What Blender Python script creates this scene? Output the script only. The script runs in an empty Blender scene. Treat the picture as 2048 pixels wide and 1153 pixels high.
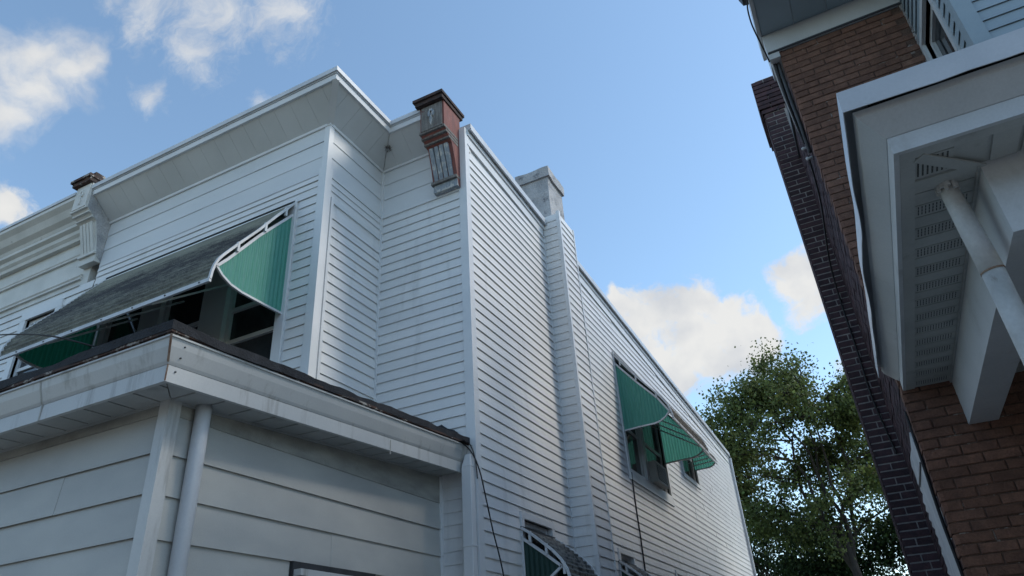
import bpy, bmesh, math, random
from mathutils import Vector, Matrix, noise as mnoise
random.seed(7)
scene = bpy.context.scene
COL = scene.collection
H = 1.6                       # eye height: every coordinate below is written relative to the eye

# ------------------------------------------------------------------ camera
cam_d = bpy.data.cameras.new('camera')
cam = bpy.data.objects.new('camera', cam_d); COL.objects.link(cam)
right = Vector((0.889731, 0.452399, -0.060943)); down = Vector((-0.272618, 0.419517, -0.865843)); fwd = Vector((-0.366140, 0.786982, 0.496590))
m = Matrix.Identity(4)
for i in range(3):
    m[i][0] = right[i]; m[i][1] = -down[i]; m[i][2] = -fwd[i]
m[2][3] = H
cam.matrix_world = m
cam_d.sensor_width = 36.0; cam_d.lens = 1399.73 / 2048 * 36.0
cam_d.clip_start = 0.05; cam_d.clip_end = 4000
scene.camera = cam

# ------------------------------------------------------------------ world: sky with broken cumulus
SUN_EL = math.radians(44.0)
SUN_DX, SUN_DY = 0.861, 0.508           # horizontal direction towards the sun (right and slightly behind the houses)
world = bpy.data.worlds.new('World'); scene.world = world; world.use_nodes = True
nt = world.node_tree; nt.nodes.clear()
N = nt.nodes.new; L = nt.links.new
wout = N('ShaderNodeOutputWorld')
sky = N('ShaderNodeTexSky'); sky.sky_type = 'NISHITA'; sky.sun_disc = False
sky.sun_elevation = SUN_EL; sky.sun_rotation = math.atan2(SUN_DX, SUN_DY)
sky.altitude = 50; sky.air_density = 1.0; sky.dust_density = 0.25; sky.ozone_density = 1.6
bg1 = N('ShaderNodeBackground'); bg1.inputs['Strength'].default_value = 0.12
hsv = N('ShaderNodeHueSaturation'); hsv.inputs['Saturation'].default_value = 0.97; hsv.inputs['Hue'].default_value = 0.490; hsv.inputs['Value'].default_value = 0.97
L(sky.outputs[0], hsv.inputs['Color']); L(hsv.outputs[0], bg1.inputs['Color'])
tc = N('ShaderNodeTexCoord')
nrm = N('ShaderNodeVectorMath'); nrm.operation = 'NORMALIZE'; L(tc.outputs['Generated'], nrm.inputs[0])
CLOUDS = [(-0.729, 0.273, 0.628, 0.058), (-0.701, 0.269, 0.661, 0.045), (-0.682, 0.309, 0.663, 0.046), (-0.754, 0.281, 0.594, 0.045),
 (-0.6, 0.322, 0.732, 0.038), (-0.552, 0.365, 0.75, 0.045), (-0.487, 0.412, 0.77, 0.045), (-0.59, 0.393, 0.706, 0.028), (-0.643, 0.382, 0.664, 0.017), (-0.564, 0.468, 0.68, 0.014), (-0.793, 0.332, 0.511, 0.034),
 (-0.201, 0.88, 0.43, 0.0589), (-0.15, 0.906, 0.396, 0.0677), (-0.093, 0.918, 0.385, 0.0626), (-0.136, 0.88, 0.455, 0.0408), (-0.106, 0.895, 0.433, 0.0335), (-0.191, 0.909, 0.37, 0.0613), (-0.228, 0.861, 0.454, 0.035), (-0.057, 0.916, 0.397, 0.032), (0.003, 0.895, 0.445, 0.042), (0.013, 0.908, 0.418, 0.0314), (0.032, 0.94, 0.339, 0.0364)]
rng = random.Random(3)
while len(CLOUDS) < 40:                    # the same broken cloud goes on round the rest of the sky
    a = rng.uniform(0, 2 * math.pi); e = rng.uniform(0.12, 1.1)
    d = Vector((math.cos(a) * math.cos(e), math.sin(a) * math.cos(e), math.sin(e)))
    c = fwd.dot(d)
    if c > 0.70: continue
    CLOUDS.append((d.x, d.y, d.z, rng.uniform(0.04, 0.11)))
def wmath(op, a, b=None, c=None, clamp=False):
    n = N('ShaderNodeMath'); n.operation = op; n.use_clamp = clamp
    for i, x in enumerate((a, b, c)):
        if x is None: continue
        if isinstance(x, (int, float)): n.inputs[i].default_value = x
        else: L(x, n.inputs[i])
    return n.outputs[0]
wn0 = N('ShaderNodeTexNoise'); wn0.inputs['Scale'].default_value = 14; wn0.inputs['Detail'].default_value = 4
L(nrm.outputs[0], wn0.inputs['Vector'])
off = N('ShaderNodeVectorMath'); off.operation = 'SUBTRACT'; L(wn0.outputs['Color'], off.inputs[0]); off.inputs[1].default_value = (0.5, 0.5, 0.5)
scl = N('ShaderNodeVectorMath'); scl.operation = 'SCALE'; L(off.outputs[0], scl.inputs[0]); scl.inputs['Scale'].default_value = 0.07
wdir = N('ShaderNodeVectorMath'); wdir.operation = 'ADD'; L(nrm.outputs[0], wdir.inputs[0]); L(scl.outputs[0], wdir.inputs[1])
WISP = set(range(4, 10))
def blobs(lst, k):
    best = None
    for (x, y, z, r) in lst:
        dn = N('ShaderNodeVectorMath'); dn.operation = 'DISTANCE'; L(wdir.outputs[0], dn.inputs[0]); dn.inputs[1].default_value = (x, y, z)
        v = wmath('MULTIPLY_ADD', dn.outputs['Value'], -1.0 / r, 1.0)
        best = v if best is None else wmath('SMOOTH_MAX', best, v, k)
    return best
def alpha_of(best, scale, rough, a, b, stretch=(1, 1, 1)):
    mp = N('ShaderNodeMapping'); mp.inputs['Scale'].default_value = stretch; mp.inputs['Rotation'].default_value = (0, 0, .5); L(wdir.outputs[0], mp.inputs['Vector'])
    wn1 = N('ShaderNodeTexNoise'); wn1.inputs['Scale'].default_value = scale; wn1.inputs['Detail'].default_value = 10; wn1.inputs['Roughness'].default_value = rough
    L(mp.outputs[0], wn1.inputs['Vector'])
    dens = wmath('MULTIPLY_ADD', wn1.outputs['Fac'], 2.2, best)
    al = N('ShaderNodeMapRange'); al.interpolation_type = 'SMOOTHSTEP'; al.inputs['From Min'].default_value = a; al.inputs['From Max'].default_value = b
    L(dens, al.inputs['Value']); return al.outputs[0]
SOFT = {0, 1, 2, 3}
al1 = alpha_of(blobs([c for i, c in enumerate(CLOUDS) if i not in WISP and i not in SOFT], .35), 20, .62, 1.02, 1.62)
al3 = alpha_of(blobs([c for i, c in enumerate(CLOUDS) if i in SOFT], .4), 15, .58, 1.0, 2.1)
al2 = alpha_of(blobs([(x, y, z, r * 1.5) for i, (x, y, z, r) in enumerate(CLOUDS) if i in WISP], .5), 17, .66, 1.05, 2.3, (1, 2.2, 1.4))
alpha_out = wmath('MAXIMUM', wmath('MAXIMUM', al1, wmath('MULTIPLY', al3, .92)), wmath('MULTIPLY', al2, .72))
wn2 = N('ShaderNodeTexNoise'); wn2.inputs['Scale'].default_value = 16; wn2.inputs['Detail'].default_value = 6
L(nrm.outputs[0], wn2.inputs['Vector'])
cr = N('ShaderNodeValToRGB'); cr.color_ramp.elements[0].position = 0.32; cr.color_ramp.elements[0].color = (0.66, 0.675, 0.70, 1)
cr.color_ramp.elements[1].position = 0.62; cr.color_ramp.elements[1].color = (0.86, 0.85, 0.82, 1)
L(wn2.outputs['Fac'], cr.inputs[0])
bg2 = N('ShaderNodeBackground'); bg2.inputs['Strength'].default_value = 0.46; L(cr.outputs[0], bg2.inputs['Color'])
mx = N('ShaderNodeMixShader'); a2 = wmath('MULTIPLY', alpha_out, 0.95)
L(a2, mx.inputs[0]); L(bg1.outputs[0], mx.inputs[1]); L(bg2.outputs[0], mx.inputs[2]); L(mx.outputs[0], wout.inputs['Surface'])

# ------------------------------------------------------------------ sun (veiled by thin cloud)
sd = bpy.data.lights.new('sun', 'SUN'); sd.energy = 0.9; sd.angle = math.radians(14.0); sd.color = (1.0, 0.93, 0.82)
so = bpy.data.objects.new('sun', sd); COL.objects.link(so)
sdir = Vector((SUN_DX * math.cos(SUN_EL), SUN_DY * math.cos(SUN_EL), math.sin(SUN_EL)))
so.rotation_euler = sdir.to_track_quat('Z', 'Y').to_euler(); so.location = (20, 15, 30)

vs = scene.view_settings
vs.view_transform = 'Standard'; vs.look = 'None'; vs.gamma = 1.0; vs.exposure = 1.1; vs.use_curve_mapping = False
scene.render.engine = 'CYCLES'

# ------------------------------------------------------------------ materials
MATS = {}
def mat(name, c1, c2=None, scale=6.0, rough=0.55, bump=0.0, bscale=60.0, stretch=(1, 1, 1), tone=0.0, fine=0.06, metal=0.0, spec=0.35, transl=0.0, lo=0.35, hi=0.65, c3=None, s3=3.0, lo3=0.55, hi3=0.7, st3=(1, 1, 1)):
    m = bpy.data.materials.new(name); m.use_nodes = True; MATS[name] = m
    t = m.node_tree; b = t.nodes['Principled BSDF']; n = t.nodes.new; l = t.links.new
    co = n('ShaderNodeTexCoord'); geo = n('ShaderNodeNewGeometry')
    mp = n('ShaderNodeMapping'); mp.inputs['Scale'].default_value = stretch; l(geo.outputs['Position'], mp.inputs['Vector'])
    nz = n('ShaderNodeTexNoise'); nz.inputs['Scale'].default_value = scale; nz.inputs['Detail'].default_value = 6; l(mp.outputs[0], nz.inputs['Vector'])
    mr = n('ShaderNodeMapRange'); mr.inputs['From Min'].default_value = lo; mr.inputs['From Max'].default_value = hi; l(nz.outputs['Fac'], mr.inputs['Value'])
    mxx = n('ShaderNodeMix'); mxx.data_type = 'RGBA'; l(mr.outputs[0], mxx.inputs['Factor'])
    mxx.inputs[6].default_value = (*c1, 1); mxx.inputs[7].default_value = (*(c2 or c1), 1)
    col = mxx.outputs[2]
    if c3:
        mp3 = n('ShaderNodeMapping'); mp3.inputs['Scale'].default_value = st3; mp3.inputs['Location'].default_value = (3.1, 7.7, 1.3); l(geo.outputs['Position'], mp3.inputs['Vector'])
        n3 = n('ShaderNodeTexNoise'); n3.inputs['Scale'].default_value = s3; n3.inputs['Detail'].default_value = 8; n3.inputs['Roughness'].default_value = 0.65; l(mp3.outputs[0], n3.inputs['Vector'])
        r3 = n('ShaderNodeMapRange'); r3.inputs['From Min'].default_value = lo3; r3.inputs['From Max'].default_value = hi3; l(n3.outputs['Fac'], r3.inputs['Value'])
        m3 = n('ShaderNodeMix'); m3.data_type = 'RGBA'; l(r3.outputs[0], m3.inputs['Factor']); l(col, m3.inputs[6]); m3.inputs[7].default_value = (*c3, 1); col = m3.outputs[2]
    # fine grain and the per-piece tone
    fz = n('ShaderNodeTexNoise'); fz.inputs['Scale'].default_value = bscale; fz.inputs['Detail'].default_value = 4; l(geo.outputs['Position'], fz.inputs['Vector'])
    oi = n('ShaderNodeObjectInfo'); at = n('ShaderNodeAttribute'); at.attribute_name = 'tone'
    ad = n('ShaderNodeMath'); ad.operation = 'ADD'; l(oi.outputs['Random'], ad.inputs[0]); l(at.outputs['Fac'], ad.inputs[1])
    fr = n('ShaderNodeMath'); fr.operation = 'FRACT'; l(ad.outputs[0], fr.inputs[0])
    t1 = n('ShaderNodeMapRange'); t1.inputs['To Min'].default_value = 1 - tone; t1.inputs['To Max'].default_value = 1 + tone; l(fr.outputs[0], t1.inputs['Value'])
    t2 = n('ShaderNodeMapRange'); t2.inputs['From Min'].default_value = 0.3; t2.inputs['From Max'].default_value = 0.7; t2.inputs['To Min'].default_value = 1 - fine; t2.inputs['To Max'].default_value = 1 + fine; l(fz.outputs['Fac'], t2.inputs['Value'])
    mu = n('ShaderNodeMath'); mu.operation = 'MULTIPLY'; l(t1.outputs[0], mu.inputs[0]); l(t2.outputs[0], mu.inputs[1])
    vm = n('ShaderNodeVectorMath'); vm.operation = 'SCALE'; l(col, vm.inputs[0]); l(mu.outputs[0], vm.inputs['Scale'])
    l(vm.outputs[0], b.inputs['Base Color'])
    b.inputs['Roughness'].default_value = rough; b.inputs['Metallic'].default_value = metal; b.inputs['Specular IOR Level'].default_value = spec
    if bump:
        bp = n('ShaderNodeBump'); bp.inputs['Strength'].default_value = bump; bp.inputs['Distance'].default_value = 0.01; l(fz.outputs['Fac'], bp.inputs['Height']); l(bp.outputs[0], b.inputs['Normal'])
    if transl:
        tr = n('ShaderNodeBsdfTranslucent'); l(vm.outputs[0], tr.inputs['Color'])
        ms = n('ShaderNodeMixShader'); ms.inputs[0].default_value = transl; l(b.outputs[0], ms.inputs[1]); l(tr.outputs[0], ms.inputs[2])
        l(ms.outputs[0], t.nodes['Material Output'].inputs['Surface'])
    return m
SIDING = mat('white_vinyl', (.78, .775, .755), (.71, .71, .70), 1.3, .48, .06, 180, (1, 1, 2.5), tone=.025, fine=.03, c3=(.52, .52, .50), s3=1.6, lo3=.56, hi3=.85, st3=(3, 3, .5))
PANEL = mat('white_aluminium_panel', (.70, .71, .71), (.64, .655, .66), 1.2, .42, .03, 120, (1, 1, 2), tone=.03, fine=.03)
PORCHP = mat('porch_panel', (.50, .495, .46), (.42, .42, .40), 1.8, .5, .05, 160, (1, 1, 2.2), tone=.03, fine=.04, c3=(.33, .32, .28), s3=1.1, lo3=.55, hi3=.85)
DIRTY = mat('dirty_white_panel', (.42, .41, .37), (.28, .275, .25), 3.0, .6, .05, 160, (1, 1, 3), tone=.03, fine=.08, c3=(.16, .155, .14), s3=2.4, lo3=.52, hi3=.8)
TRIM = mat('white_trim', (.76, .765, .76), (.69, .70, .70), 2.0, .42, .03, 150, tone=.02, fine=.02)
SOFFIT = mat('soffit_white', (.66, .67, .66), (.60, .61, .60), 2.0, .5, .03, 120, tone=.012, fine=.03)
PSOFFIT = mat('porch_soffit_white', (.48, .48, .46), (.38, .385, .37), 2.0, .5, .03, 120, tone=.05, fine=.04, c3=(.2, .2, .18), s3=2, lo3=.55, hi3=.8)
GUTTER = mat('gutter_aluminium', (.58, .58, .56), (.50, .505, .495), 1.5, .42, .02, 90, (1, 1, 1), tone=.02, fine=.03, c3=(.30, .29, .265), s3=2.6, lo3=.56, hi3=.76, st3=(3.5, 3.5, .4))
CREAM = mat('cream_old_paint', (.68, .67, .63), (.58, .575, .54), 3.0, .6, .2, 70, tone=.02, fine=.05, c3=(.22, .20, .17), s3=7, lo3=.66, hi3=.74)
COPING = mat('roof_edge_metal', (.62, .64, .66), (.52, .545, .57), 3.0, .4, .02, 90, fine=.03)
ROOF = mat('black_roofing', (.018, .019, .022), (.035, .036, .04), 9, .85, .6, 90, fine=.2)
RUST = mat('rusty_drip_edge', (.10, .05, .035), (.03, .026, .025), 9, .8, .4, 120, (1, 1, 2), fine=.2, c3=(.38, .35, .31), s3=11, lo3=.56, hi3=.62)
RUSTS = mat('rust_stain', (.20, .10, .06), (.34, .26, .19), 18, .8, .2, 120, fine=.1)
STUCCO = mat('grey_stucco', (.47, .47, .475), (.34, .345, .355), 5, .95, 1.0, 55, fine=.18, c3=(.16, .165, .18), s3=6, lo3=.58, hi3=.7)
REDWOOD = mat('peeling_red_paint', (.25, .088, .070), (.17, .068, .058), 7, .75, .4, 90, (4, 4, .8), fine=.15, c3=(.24, .18, .16), s3=9, lo3=.62, hi3=.72, st3=(3, 3, .5))
GREYWOOD = mat('weathered_wood', (.24, .225, .205), (.14, .13, .12), 9, .85, .5, 100, (6, 6, .7), fine=.2, c3=(.13, .045, .035), s3=9, lo3=.6, hi3=.68)
FLUTE = mat('peeling_blue_white_paint', (.33, .36, .385), (.22, .245, .27), 9, .7, .3, 100, (6, 6, .8), fine=.1, c3=(.52, .50, .46), s3=14, lo3=.53, hi3=.58, st3=(1.5, 1.5, .8))
DARKWOOD = mat('dark_rotten_wood', (.035, .028, .027), (.075, .045, .038), 11, .85, .4, 90, fine=.2)
GREEN = mat('green_fibreglass', (.12, .46, .35), (.16, .51, .41), 26, .42, .05, 200, (3, 3, .22), fine=.08, transl=.45, c3=(.28, .60, .50), s3=30, lo3=.55, hi3=.75, st3=(3, 3, .1))
GREEND = mat('dark_green_fibreglass', (.010, .105, .062), (.016, .13, .085), 20, .45, .05, 200, (3, 3, .25), fine=.08, transl=.4)
GREENB = mat('blackened_green_panel', (.012, .045, .036), (.02, .06, .048), 12, .5, .05, 200, (3, 3, .4), fine=.12, transl=.1)
def canopy_mat():
    m = mat('mildewed_canopy', (.27, .265, .205), (.19, .187, .15), 5, .75, .35, 130, (.6, 2, 2), fine=.15)
    t = m.node_tree; n = t.nodes.new; l = t.links.new; b = t.nodes['Principled BSDF']
    base = b.inputs['Base Color'].links[0].from_socket
    geo = n('ShaderNodeNewGeometry'); at = n('ShaderNodeAttribute'); at.attribute_name = 'drop'
    ramp = n('ShaderNodeValToRGB'); e = ramp.color_ramp.elements; e[0].position = 0; e[0].color = (.16, .16, .16, 1); e[1].position = 1; e[1].color = (.40, .40, .40, 1)
    for p, v in ((.20, .20), (.36, .56), (.58, .72), (.80, .55)):
        x = e.new(p); x.color = (v, v, v, 1)
    l(at.outputs['Fac'], ramp.inputs[0])
    acc = None
    for sc, st, wgt in ((5, (.35, 1, 1), .5), (16, (.6, 1.6, 1.6), .45), (60, (1, 1.3, 1.3), .4)):
        mp = n('ShaderNodeMapping'); mp.inputs['Scale'].default_value = st; l(geo.outputs['Position'], mp.inputs['Vector'])
        nz = n('ShaderNodeTexNoise'); nz.inputs['Scale'].default_value = sc; nz.inputs['Detail'].default_value = 6; l(mp.outputs[0], nz.inputs['Vector'])
        a = n('ShaderNodeMath'); a.operation = 'MULTIPLY_ADD'; l(nz.outputs['Fac'], a.inputs[0]); a.inputs[1].default_value = wgt * 1.5; a.inputs[2].default_value = -wgt * .75
        if acc is None: acc = a.outputs[0]
        else:
            q = n('ShaderNodeMath'); q.operation = 'ADD'; l(acc, q.inputs[0]); l(a.outputs[0], q.inputs[1]); acc = q.outputs[0]
    q = n('ShaderNodeMath'); q.operation = 'ADD'; l(acc, q.inputs[0]); l(ramp.outputs[0], q.inputs[1])
    mr = n('ShaderNodeMapRange'); mr.inputs['From Min'].default_value = .28; mr.inputs['From Max'].default_value = .74; l(q.outputs[0], mr.inputs['Value'])
    mx = n('ShaderNodeMix'); mx.data_type = 'RGBA'; l(mr.outputs[0], mx.inputs['Factor']); l(base, mx.inputs[6]); mx.inputs[7].default_value = (.040, .037, .036, 1)
    l(mx.outputs[2], b.inputs['Base Color']); return m
CANOPY = canopy_mat()
CANOPY2 = mat('grey_mildewed_canopy', (.22, .21, .18), (.12, .115, .105), 9, .75, .4, 120, fine=.2, c3=(.035, .033, .03), s3=9, lo3=.48, hi3=.6, st3=(1, 1, 1))
FRAME = mat('white_awning_frame', (.68, .69, .69), (.55, .56, .56), 6, .4, .02, 100, fine=.03)
BLACK = mat('black_rubber', (.012, .012, .014), (.02, .02, .022), 5, .5, .0, 50)
DARKMET = mat('dark_metal', (.035, .037, .04), (.055, .057, .06), 8, .5, .1, 80)
GLASS = mat('window_glass', (.030, .034, .038), (.05, .055, .06), 3, .05, 0, 50, spec=.5)
SCREEN = mat('window_screen', (.03, .034, .038), (.045, .05, .055), 3, .6, 0, 50)
PIPE = mat('painted_pipe', (.62, .63, .64), (.55, .565, .58), 5, .35, .02, 70, fine=.03)
OLDPIPE = mat('old_painted_pipe', (.58, .58, .56), (.46, .46, .44), 8, .5, .25, 60, fine=.06, c3=(.16, .11, .08), s3=10, lo3=.66, hi3=.74, st3=(1, 1, .35))
ACM = mat('air_conditioner_beige', (.40, .39, .36), (.34, .335, .31), 8, .5, .05, 90)
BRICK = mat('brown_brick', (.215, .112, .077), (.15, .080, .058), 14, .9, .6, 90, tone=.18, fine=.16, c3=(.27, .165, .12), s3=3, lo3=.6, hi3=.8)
BRICKT = mat('tan_brick', (.36, .25, .165), (.30, .21, .14), 14, .9, .6, 90, fine=.12)
MORTAR = mat('grey_mortar', (.15, .092, .068), (.085, .055, .043), 11, .95, .7, 110, fine=.2, c3=(.30, .265, .235), s3=8, lo3=.59, hi3=.65)
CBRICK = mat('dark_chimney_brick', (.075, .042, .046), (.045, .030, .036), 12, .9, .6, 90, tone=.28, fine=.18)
CMORTAR = mat('pale_mortar', (.36, .335, .32), (.26, .245, .24), 12, .95, .6, 100, fine=.15)
RTRIM = mat('grey_white_trim', (.62, .635, .64), (.54, .56, .565), 2.5, .42, .03, 100, tone=.02, fine=.04, c3=(.38, .38, .36), s3=3.5, lo3=.58, hi3=.82, st3=(1, 1, .6))
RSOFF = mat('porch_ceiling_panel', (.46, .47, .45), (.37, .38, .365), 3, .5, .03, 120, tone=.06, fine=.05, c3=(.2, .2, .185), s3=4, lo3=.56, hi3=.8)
BLUES = mat('blue_grey_siding', (.33, .40, .44), (.28, .345, .385), 2, .5, .05, 140, tone=.04, fine=.03)
PATCH = mat('white_parging', (.66, .67, .66), (.52, .53, .53), 6, .85, .5, 50, fine=.06)
HOLE = mat('vent_hole', (.07, .072, .07), None, 3, .9)
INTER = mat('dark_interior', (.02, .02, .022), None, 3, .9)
CONC = mat('concrete', (.38, .37, .345), (.30, .295, .275), 2.5, .9, .4, 60, fine=.1)
ASPH = mat('asphalt', (.05, .05, .052), (.065, .065, .066), 5, .95, .5, 90, fine=.2)
EARTH = mat('lawn_earth', (.06, .085, .03), (.09, .085, .05), 3, .95, .5, 40, fine=.2)
BARK = mat('bark', (.06, .05, .042), (.035, .03, .026), 9, .95, .8, 40, (3, 3, .5), fine=.2)
LEAF = mat('leaf_green', (.10, .145, .042), (.15, .185, .058), 1.1, .55, 0, 9, tone=.45, fine=.2, transl=.40, c3=(.19, .18, .045), s3=1.4, lo3=.54, hi3=.72)
LEAFD = mat('leaf_dark', (.030, .058, .018), (.045, .075, .022), 1.3, .55, 0, 9, tone=.3, fine=.2, transl=.3)

# ------------------------------------------------------------------ mesh helpers
W = {}                                            # world origin of each object
def place(o, parent, origin):
    W[o.name] = Vector(origin)
    if parent is not None:
        o.parent = parent; o.location = Vector(origin) - W[parent.name]
    else:
        o.location = origin
def empty(name, loc, label, cat, group=None):
    o = bpy.data.objects.new(name, None); COL.objects.link(o); o.empty_display_size = .3
    place(o, None, (loc[0], loc[1], loc[2] + H)); tag(o, label, cat, group); return o
def tag(o, label=None, cat=None, group=None, kind=None):
    if label: o['label'] = label
    if cat: o['category'] = cat
    if group: o['group'] = group
    if kind: o['kind'] = kind
    return o
class MB:
    def __init__(s): s.v = []; s.f = []; s.t = []
    def add(s, vs, fs, tone=0.0):
        n = len(s.v); s.v += [tuple(p) for p in vs]; s.f += [tuple(i + n for i in f) for f in fs]; s.t += [tone] * len(fs); return s
    def hexa(s, p, tone=0.0):                    # p: 4 bottom + 4 top
        return s.add(p, [(0, 3, 2, 1), (4, 5, 6, 7), (0, 1, 5, 4), (1, 2, 6, 5), (2, 3, 7, 6), (3, 0, 4, 7)], tone)
    def box(s, x0, x1, y0, y1, z0, z1, tone=0.0):
        return s.hexa([(x0, y0, z0), (x1, y0, z0), (x1, y1, z0), (x0, y1, z0), (x0, y0, z1), (x1, y0, z1), (x1, y1, z1), (x0, y1, z1)], tone)
    def prism(s, poly, fn, tone=0.0):            # fn(p, end) -> xyz
        n = len(poly); vs = [fn(p, 0) for p in poly] + [fn(p, 1) for p in poly]
        return s.add(vs, [tuple(range(n - 1, -1, -1)), tuple(range(n, 2 * n))] + [(i, (i + 1) % n, n + (i + 1) % n, n + i) for i in range(n)], tone)
    def tube(s, path, r, n=8, cap=True):
        rings = []; path = [Vector(p) for p in path]
        rr = r if isinstance(r, (list, tuple)) else [r] * len(path)
        prev = None
        for i, p in enumerate(path):
            t = (path[min(i + 1, len(path) - 1)] - path[max(i - 1, 0)]).normalized()
            u = prev if prev else (Vector((0, 0, 1)) if abs(t.z) < .9 else Vector((1, 0, 0)))
            u = (u - t * u.dot(t)).normalized(); prev = u; w = t.cross(u)
            rings.append([p + (u * math.cos(2 * math.pi * k / n) + w * math.sin(2 * math.pi * k / n)) * rr[i] for k in range(n)])
        b = len(s.v)
        for rg in rings: s.v += [tuple(p) for p in rg]
        for i in range(len(rings) - 1):
            for k in range(n):
                s.f.append((b + i * n + k, b + i * n + (k + 1) % n, b + (i + 1) * n + (k + 1) % n, b + (i + 1) * n + k)); s.t.append(0)
        if cap:
            s.f.append(tuple(b + k for k in range(n - 1, -1, -1))); s.f.append(tuple(b + (len(rings) - 1) * n + k for k in range(n))); s.t += [0, 0]
        return s
    def build(s, name, m, parent=None, smooth=False, kind=None, fix=True, origin=None, label=None, cat=None, group=None, bevel=0):
        vv = [Vector((p[0], p[1], p[2] + H)) for p in s.v]
        if origin is None:
            mn = [min(p[i] for p in vv) for i in range(3)]; mxv = [max(p[i] for p in vv) for i in range(3)]
            origin = Vector(((mn[0] + mxv[0]) / 2, (mn[1] + mxv[1]) / 2, mn[2]))
        else: origin = Vector((origin[0], origin[1], origin[2] + H))
        me = bpy.data.meshes.new(name); me.from_pydata([p - origin for p in vv], [], s.f)
        if any(s.t):
            a = me.attributes.new('tone', 'FLOAT', 'FACE'); a.data.foreach_set('value', s.t)
        if fix or bevel:
            bm = bmesh.new(); bm.from_mesh(me)
            bmesh.ops.recalc_face_normals(bm, faces=bm.faces[:])
            if bevel: bmesh.ops.bevel(bm, geom=bm.edges[:], offset=bevel, segments=1, affect='EDGES')
            bm.to_mesh(me); bm.free()
        me.materials.append(m)
        if smooth: me.polygons.foreach_set('use_smooth', [True] * len(me.polygons))
        o = bpy.data.objects.new(name, me); COL.objects.link(o); place(o, parent, origin)
        return tag(o, label, cat, group, kind)
class Wall:
    # facing '+X' at x=plane (runs along y), '-Y' at y=plane (runs along x), '-X' at x=plane
    def __init__(s, facing, plane): s.k = facing; s.p = plane
    def pt(s, a, o, z):
        if s.k == '+X': return (s.p + o, a, z)
        if s.k == '-X': return (s.p - o, a, z)
        return (a, s.p - o, z)
    def box(s, mb, a0, a1, o0, o1, z0, z1, tone=0.0):
        return mb.hexa([s.pt(a0, o0, z0), s.pt(a1, o0, z0), s.pt(a1, o1, z0), s.pt(a0, o1, z0), s.pt(a0, o0, z1), s.pt(a1, o0, z1), s.pt(a1, o1, z1), s.pt(a0, o1, z1)], tone)
def cut(a0, a1, z0, z1, openings):
    segs = [(a0, a1)]
    for (b0, b1, c0, c1) in openings:
        if min(z1, c1) - max(z0, c0) < 0.25 * (z1 - z0): continue
        ns = []
        for (p, q) in segs:
            if b1 <= p or b0 >= q: ns.append((p, q)); continue
            if b0 - p > .01: ns.append((p, b0))
            if q - b1 > .01: ns.append((b1, q))
        segs = ns
    return segs
def slab(wall, a0, a1, z0, z1, openings, thick=.12, mb=None):
    mb = mb or MB(); br = sorted(set([a0, a1] + [min(max(x, a0), a1) for o in openings for x in o[:2]]))
    for p, q in zip(br[:-1], br[1:]):
        mid = (p + q) / 2; zz = sorted([(o[2], o[3]) for o in openings if o[0] < mid < o[1]]); z = z0
        for c0, c1 in zz:
            if c0 > z: wall.box(mb, p, q, -thick, 0, z, min(c0, z1))
            z = max(z, c1)
        if z < z1: wall.box(mb, p, q, -thick, 0, z, z1)
    return mb
def siding(parent, wall, a0, a1, z0, z1, e, m, d=.0145, openings=(), name='siding_board', clip=None, jit=.0018, zlist=None):
    z = z0; k = 0
    zs = zlist or []
    if not zs:
        while z < z1 - 1e-4: zs.append((z, min(z + e, z1))); z += e
    for (c0, c1) in zs:
        for (p, q) in cut(a0, a1, c0, c1, openings):
            if clip:
                p, q = clip(p, q, c0, c1)
                if q - p < .03: continue
            parts = [(p, q, 0)]
            if q - p > 2.2 and random.random() < .8:
                parts = []; s = p + random.uniform(.6, min(3.6, q - p - .4)); a = p; lift = 0
                while s < q - .4:
                    parts.append((a, s + .012, lift)); a = s; lift = .0022 - lift; s += random.uniform(2.6, 3.66)
                parts.append((a, q, lift))
            for (p, q, lf) in parts:
              dd = d + lf
              j = random.uniform(-jit, jit); j2 = random.uniform(-jit, jit); t = .003 + lf; th = .0022
              def fn(pp, end, p=p, q=q, j=j, j2=j2):
                  return wall.pt(p if end == 0 else q, pp[0], pp[1] + (j if end == 0 else j2))
              MB().prism([(dd, c0), (t, c1 + .004), (t - th, c1 + .004), (dd - th, c0)], fn).build(name, m, parent); k += 1
def miter(path):
    ns = []; ms = []
    for a, b in zip(path[:-1], path[1:]):
        t = (Vector(b) - Vector(a)).normalized(); ns.append(Vector((t.y, -t.x)))
    for i in range(len(path)):
        if i == 0: ms.append(ns[0])
        elif i == len(path) - 1: ms.append(ns[-1])
        else: ms.append((ns[i - 1] + ns[i]) / (1 + ns[i - 1].dot(ns[i])))
    return ns, ms
def sweep(mb, path, profile, dz=None, wob=0.0):
    ns, ms = miter(path); dz = dz or [0] * len(path); n = len(profile); b = len(mb.v)
    for i, p in enumerate(path):
        for (o, z) in profile:
            mb.v.append((p[0] + ms[i].x * o, p[1] + ms[i].y * o, z + dz[i]))
    for i in range(len(path) - 1):
        for k in range(n):
            mb.f.append((b + i * n + k, b + i * n + (k + 1) % n, b + (i + 1) * n + (k + 1) % n, b + (i + 1) * n + k)); mb.t.append(0)
    mb.f.append(tuple(b + k for k in range(n))); mb.f.append(tuple(b + (len(path) - 1) * n + k for k in range(n - 1, -1, -1))); mb.t += [0, 0]
    return mb
def clip_half(poly, f):                         # keep f(p) >= 0
    out = []
    for i in range(len(poly)):
        a, b = poly[i], poly[(i + 1) % len(poly)]; fa, fb = f(a), f(b)
        if fa >= 0: out.append(a)
        if (fa >= 0) != (fb >= 0):
            t = fa / (fa - fb); out.append((a[0] + (b[0] - a[0]) * t, a[1] + (b[1] - a[1]) * t))
    return out
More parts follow.
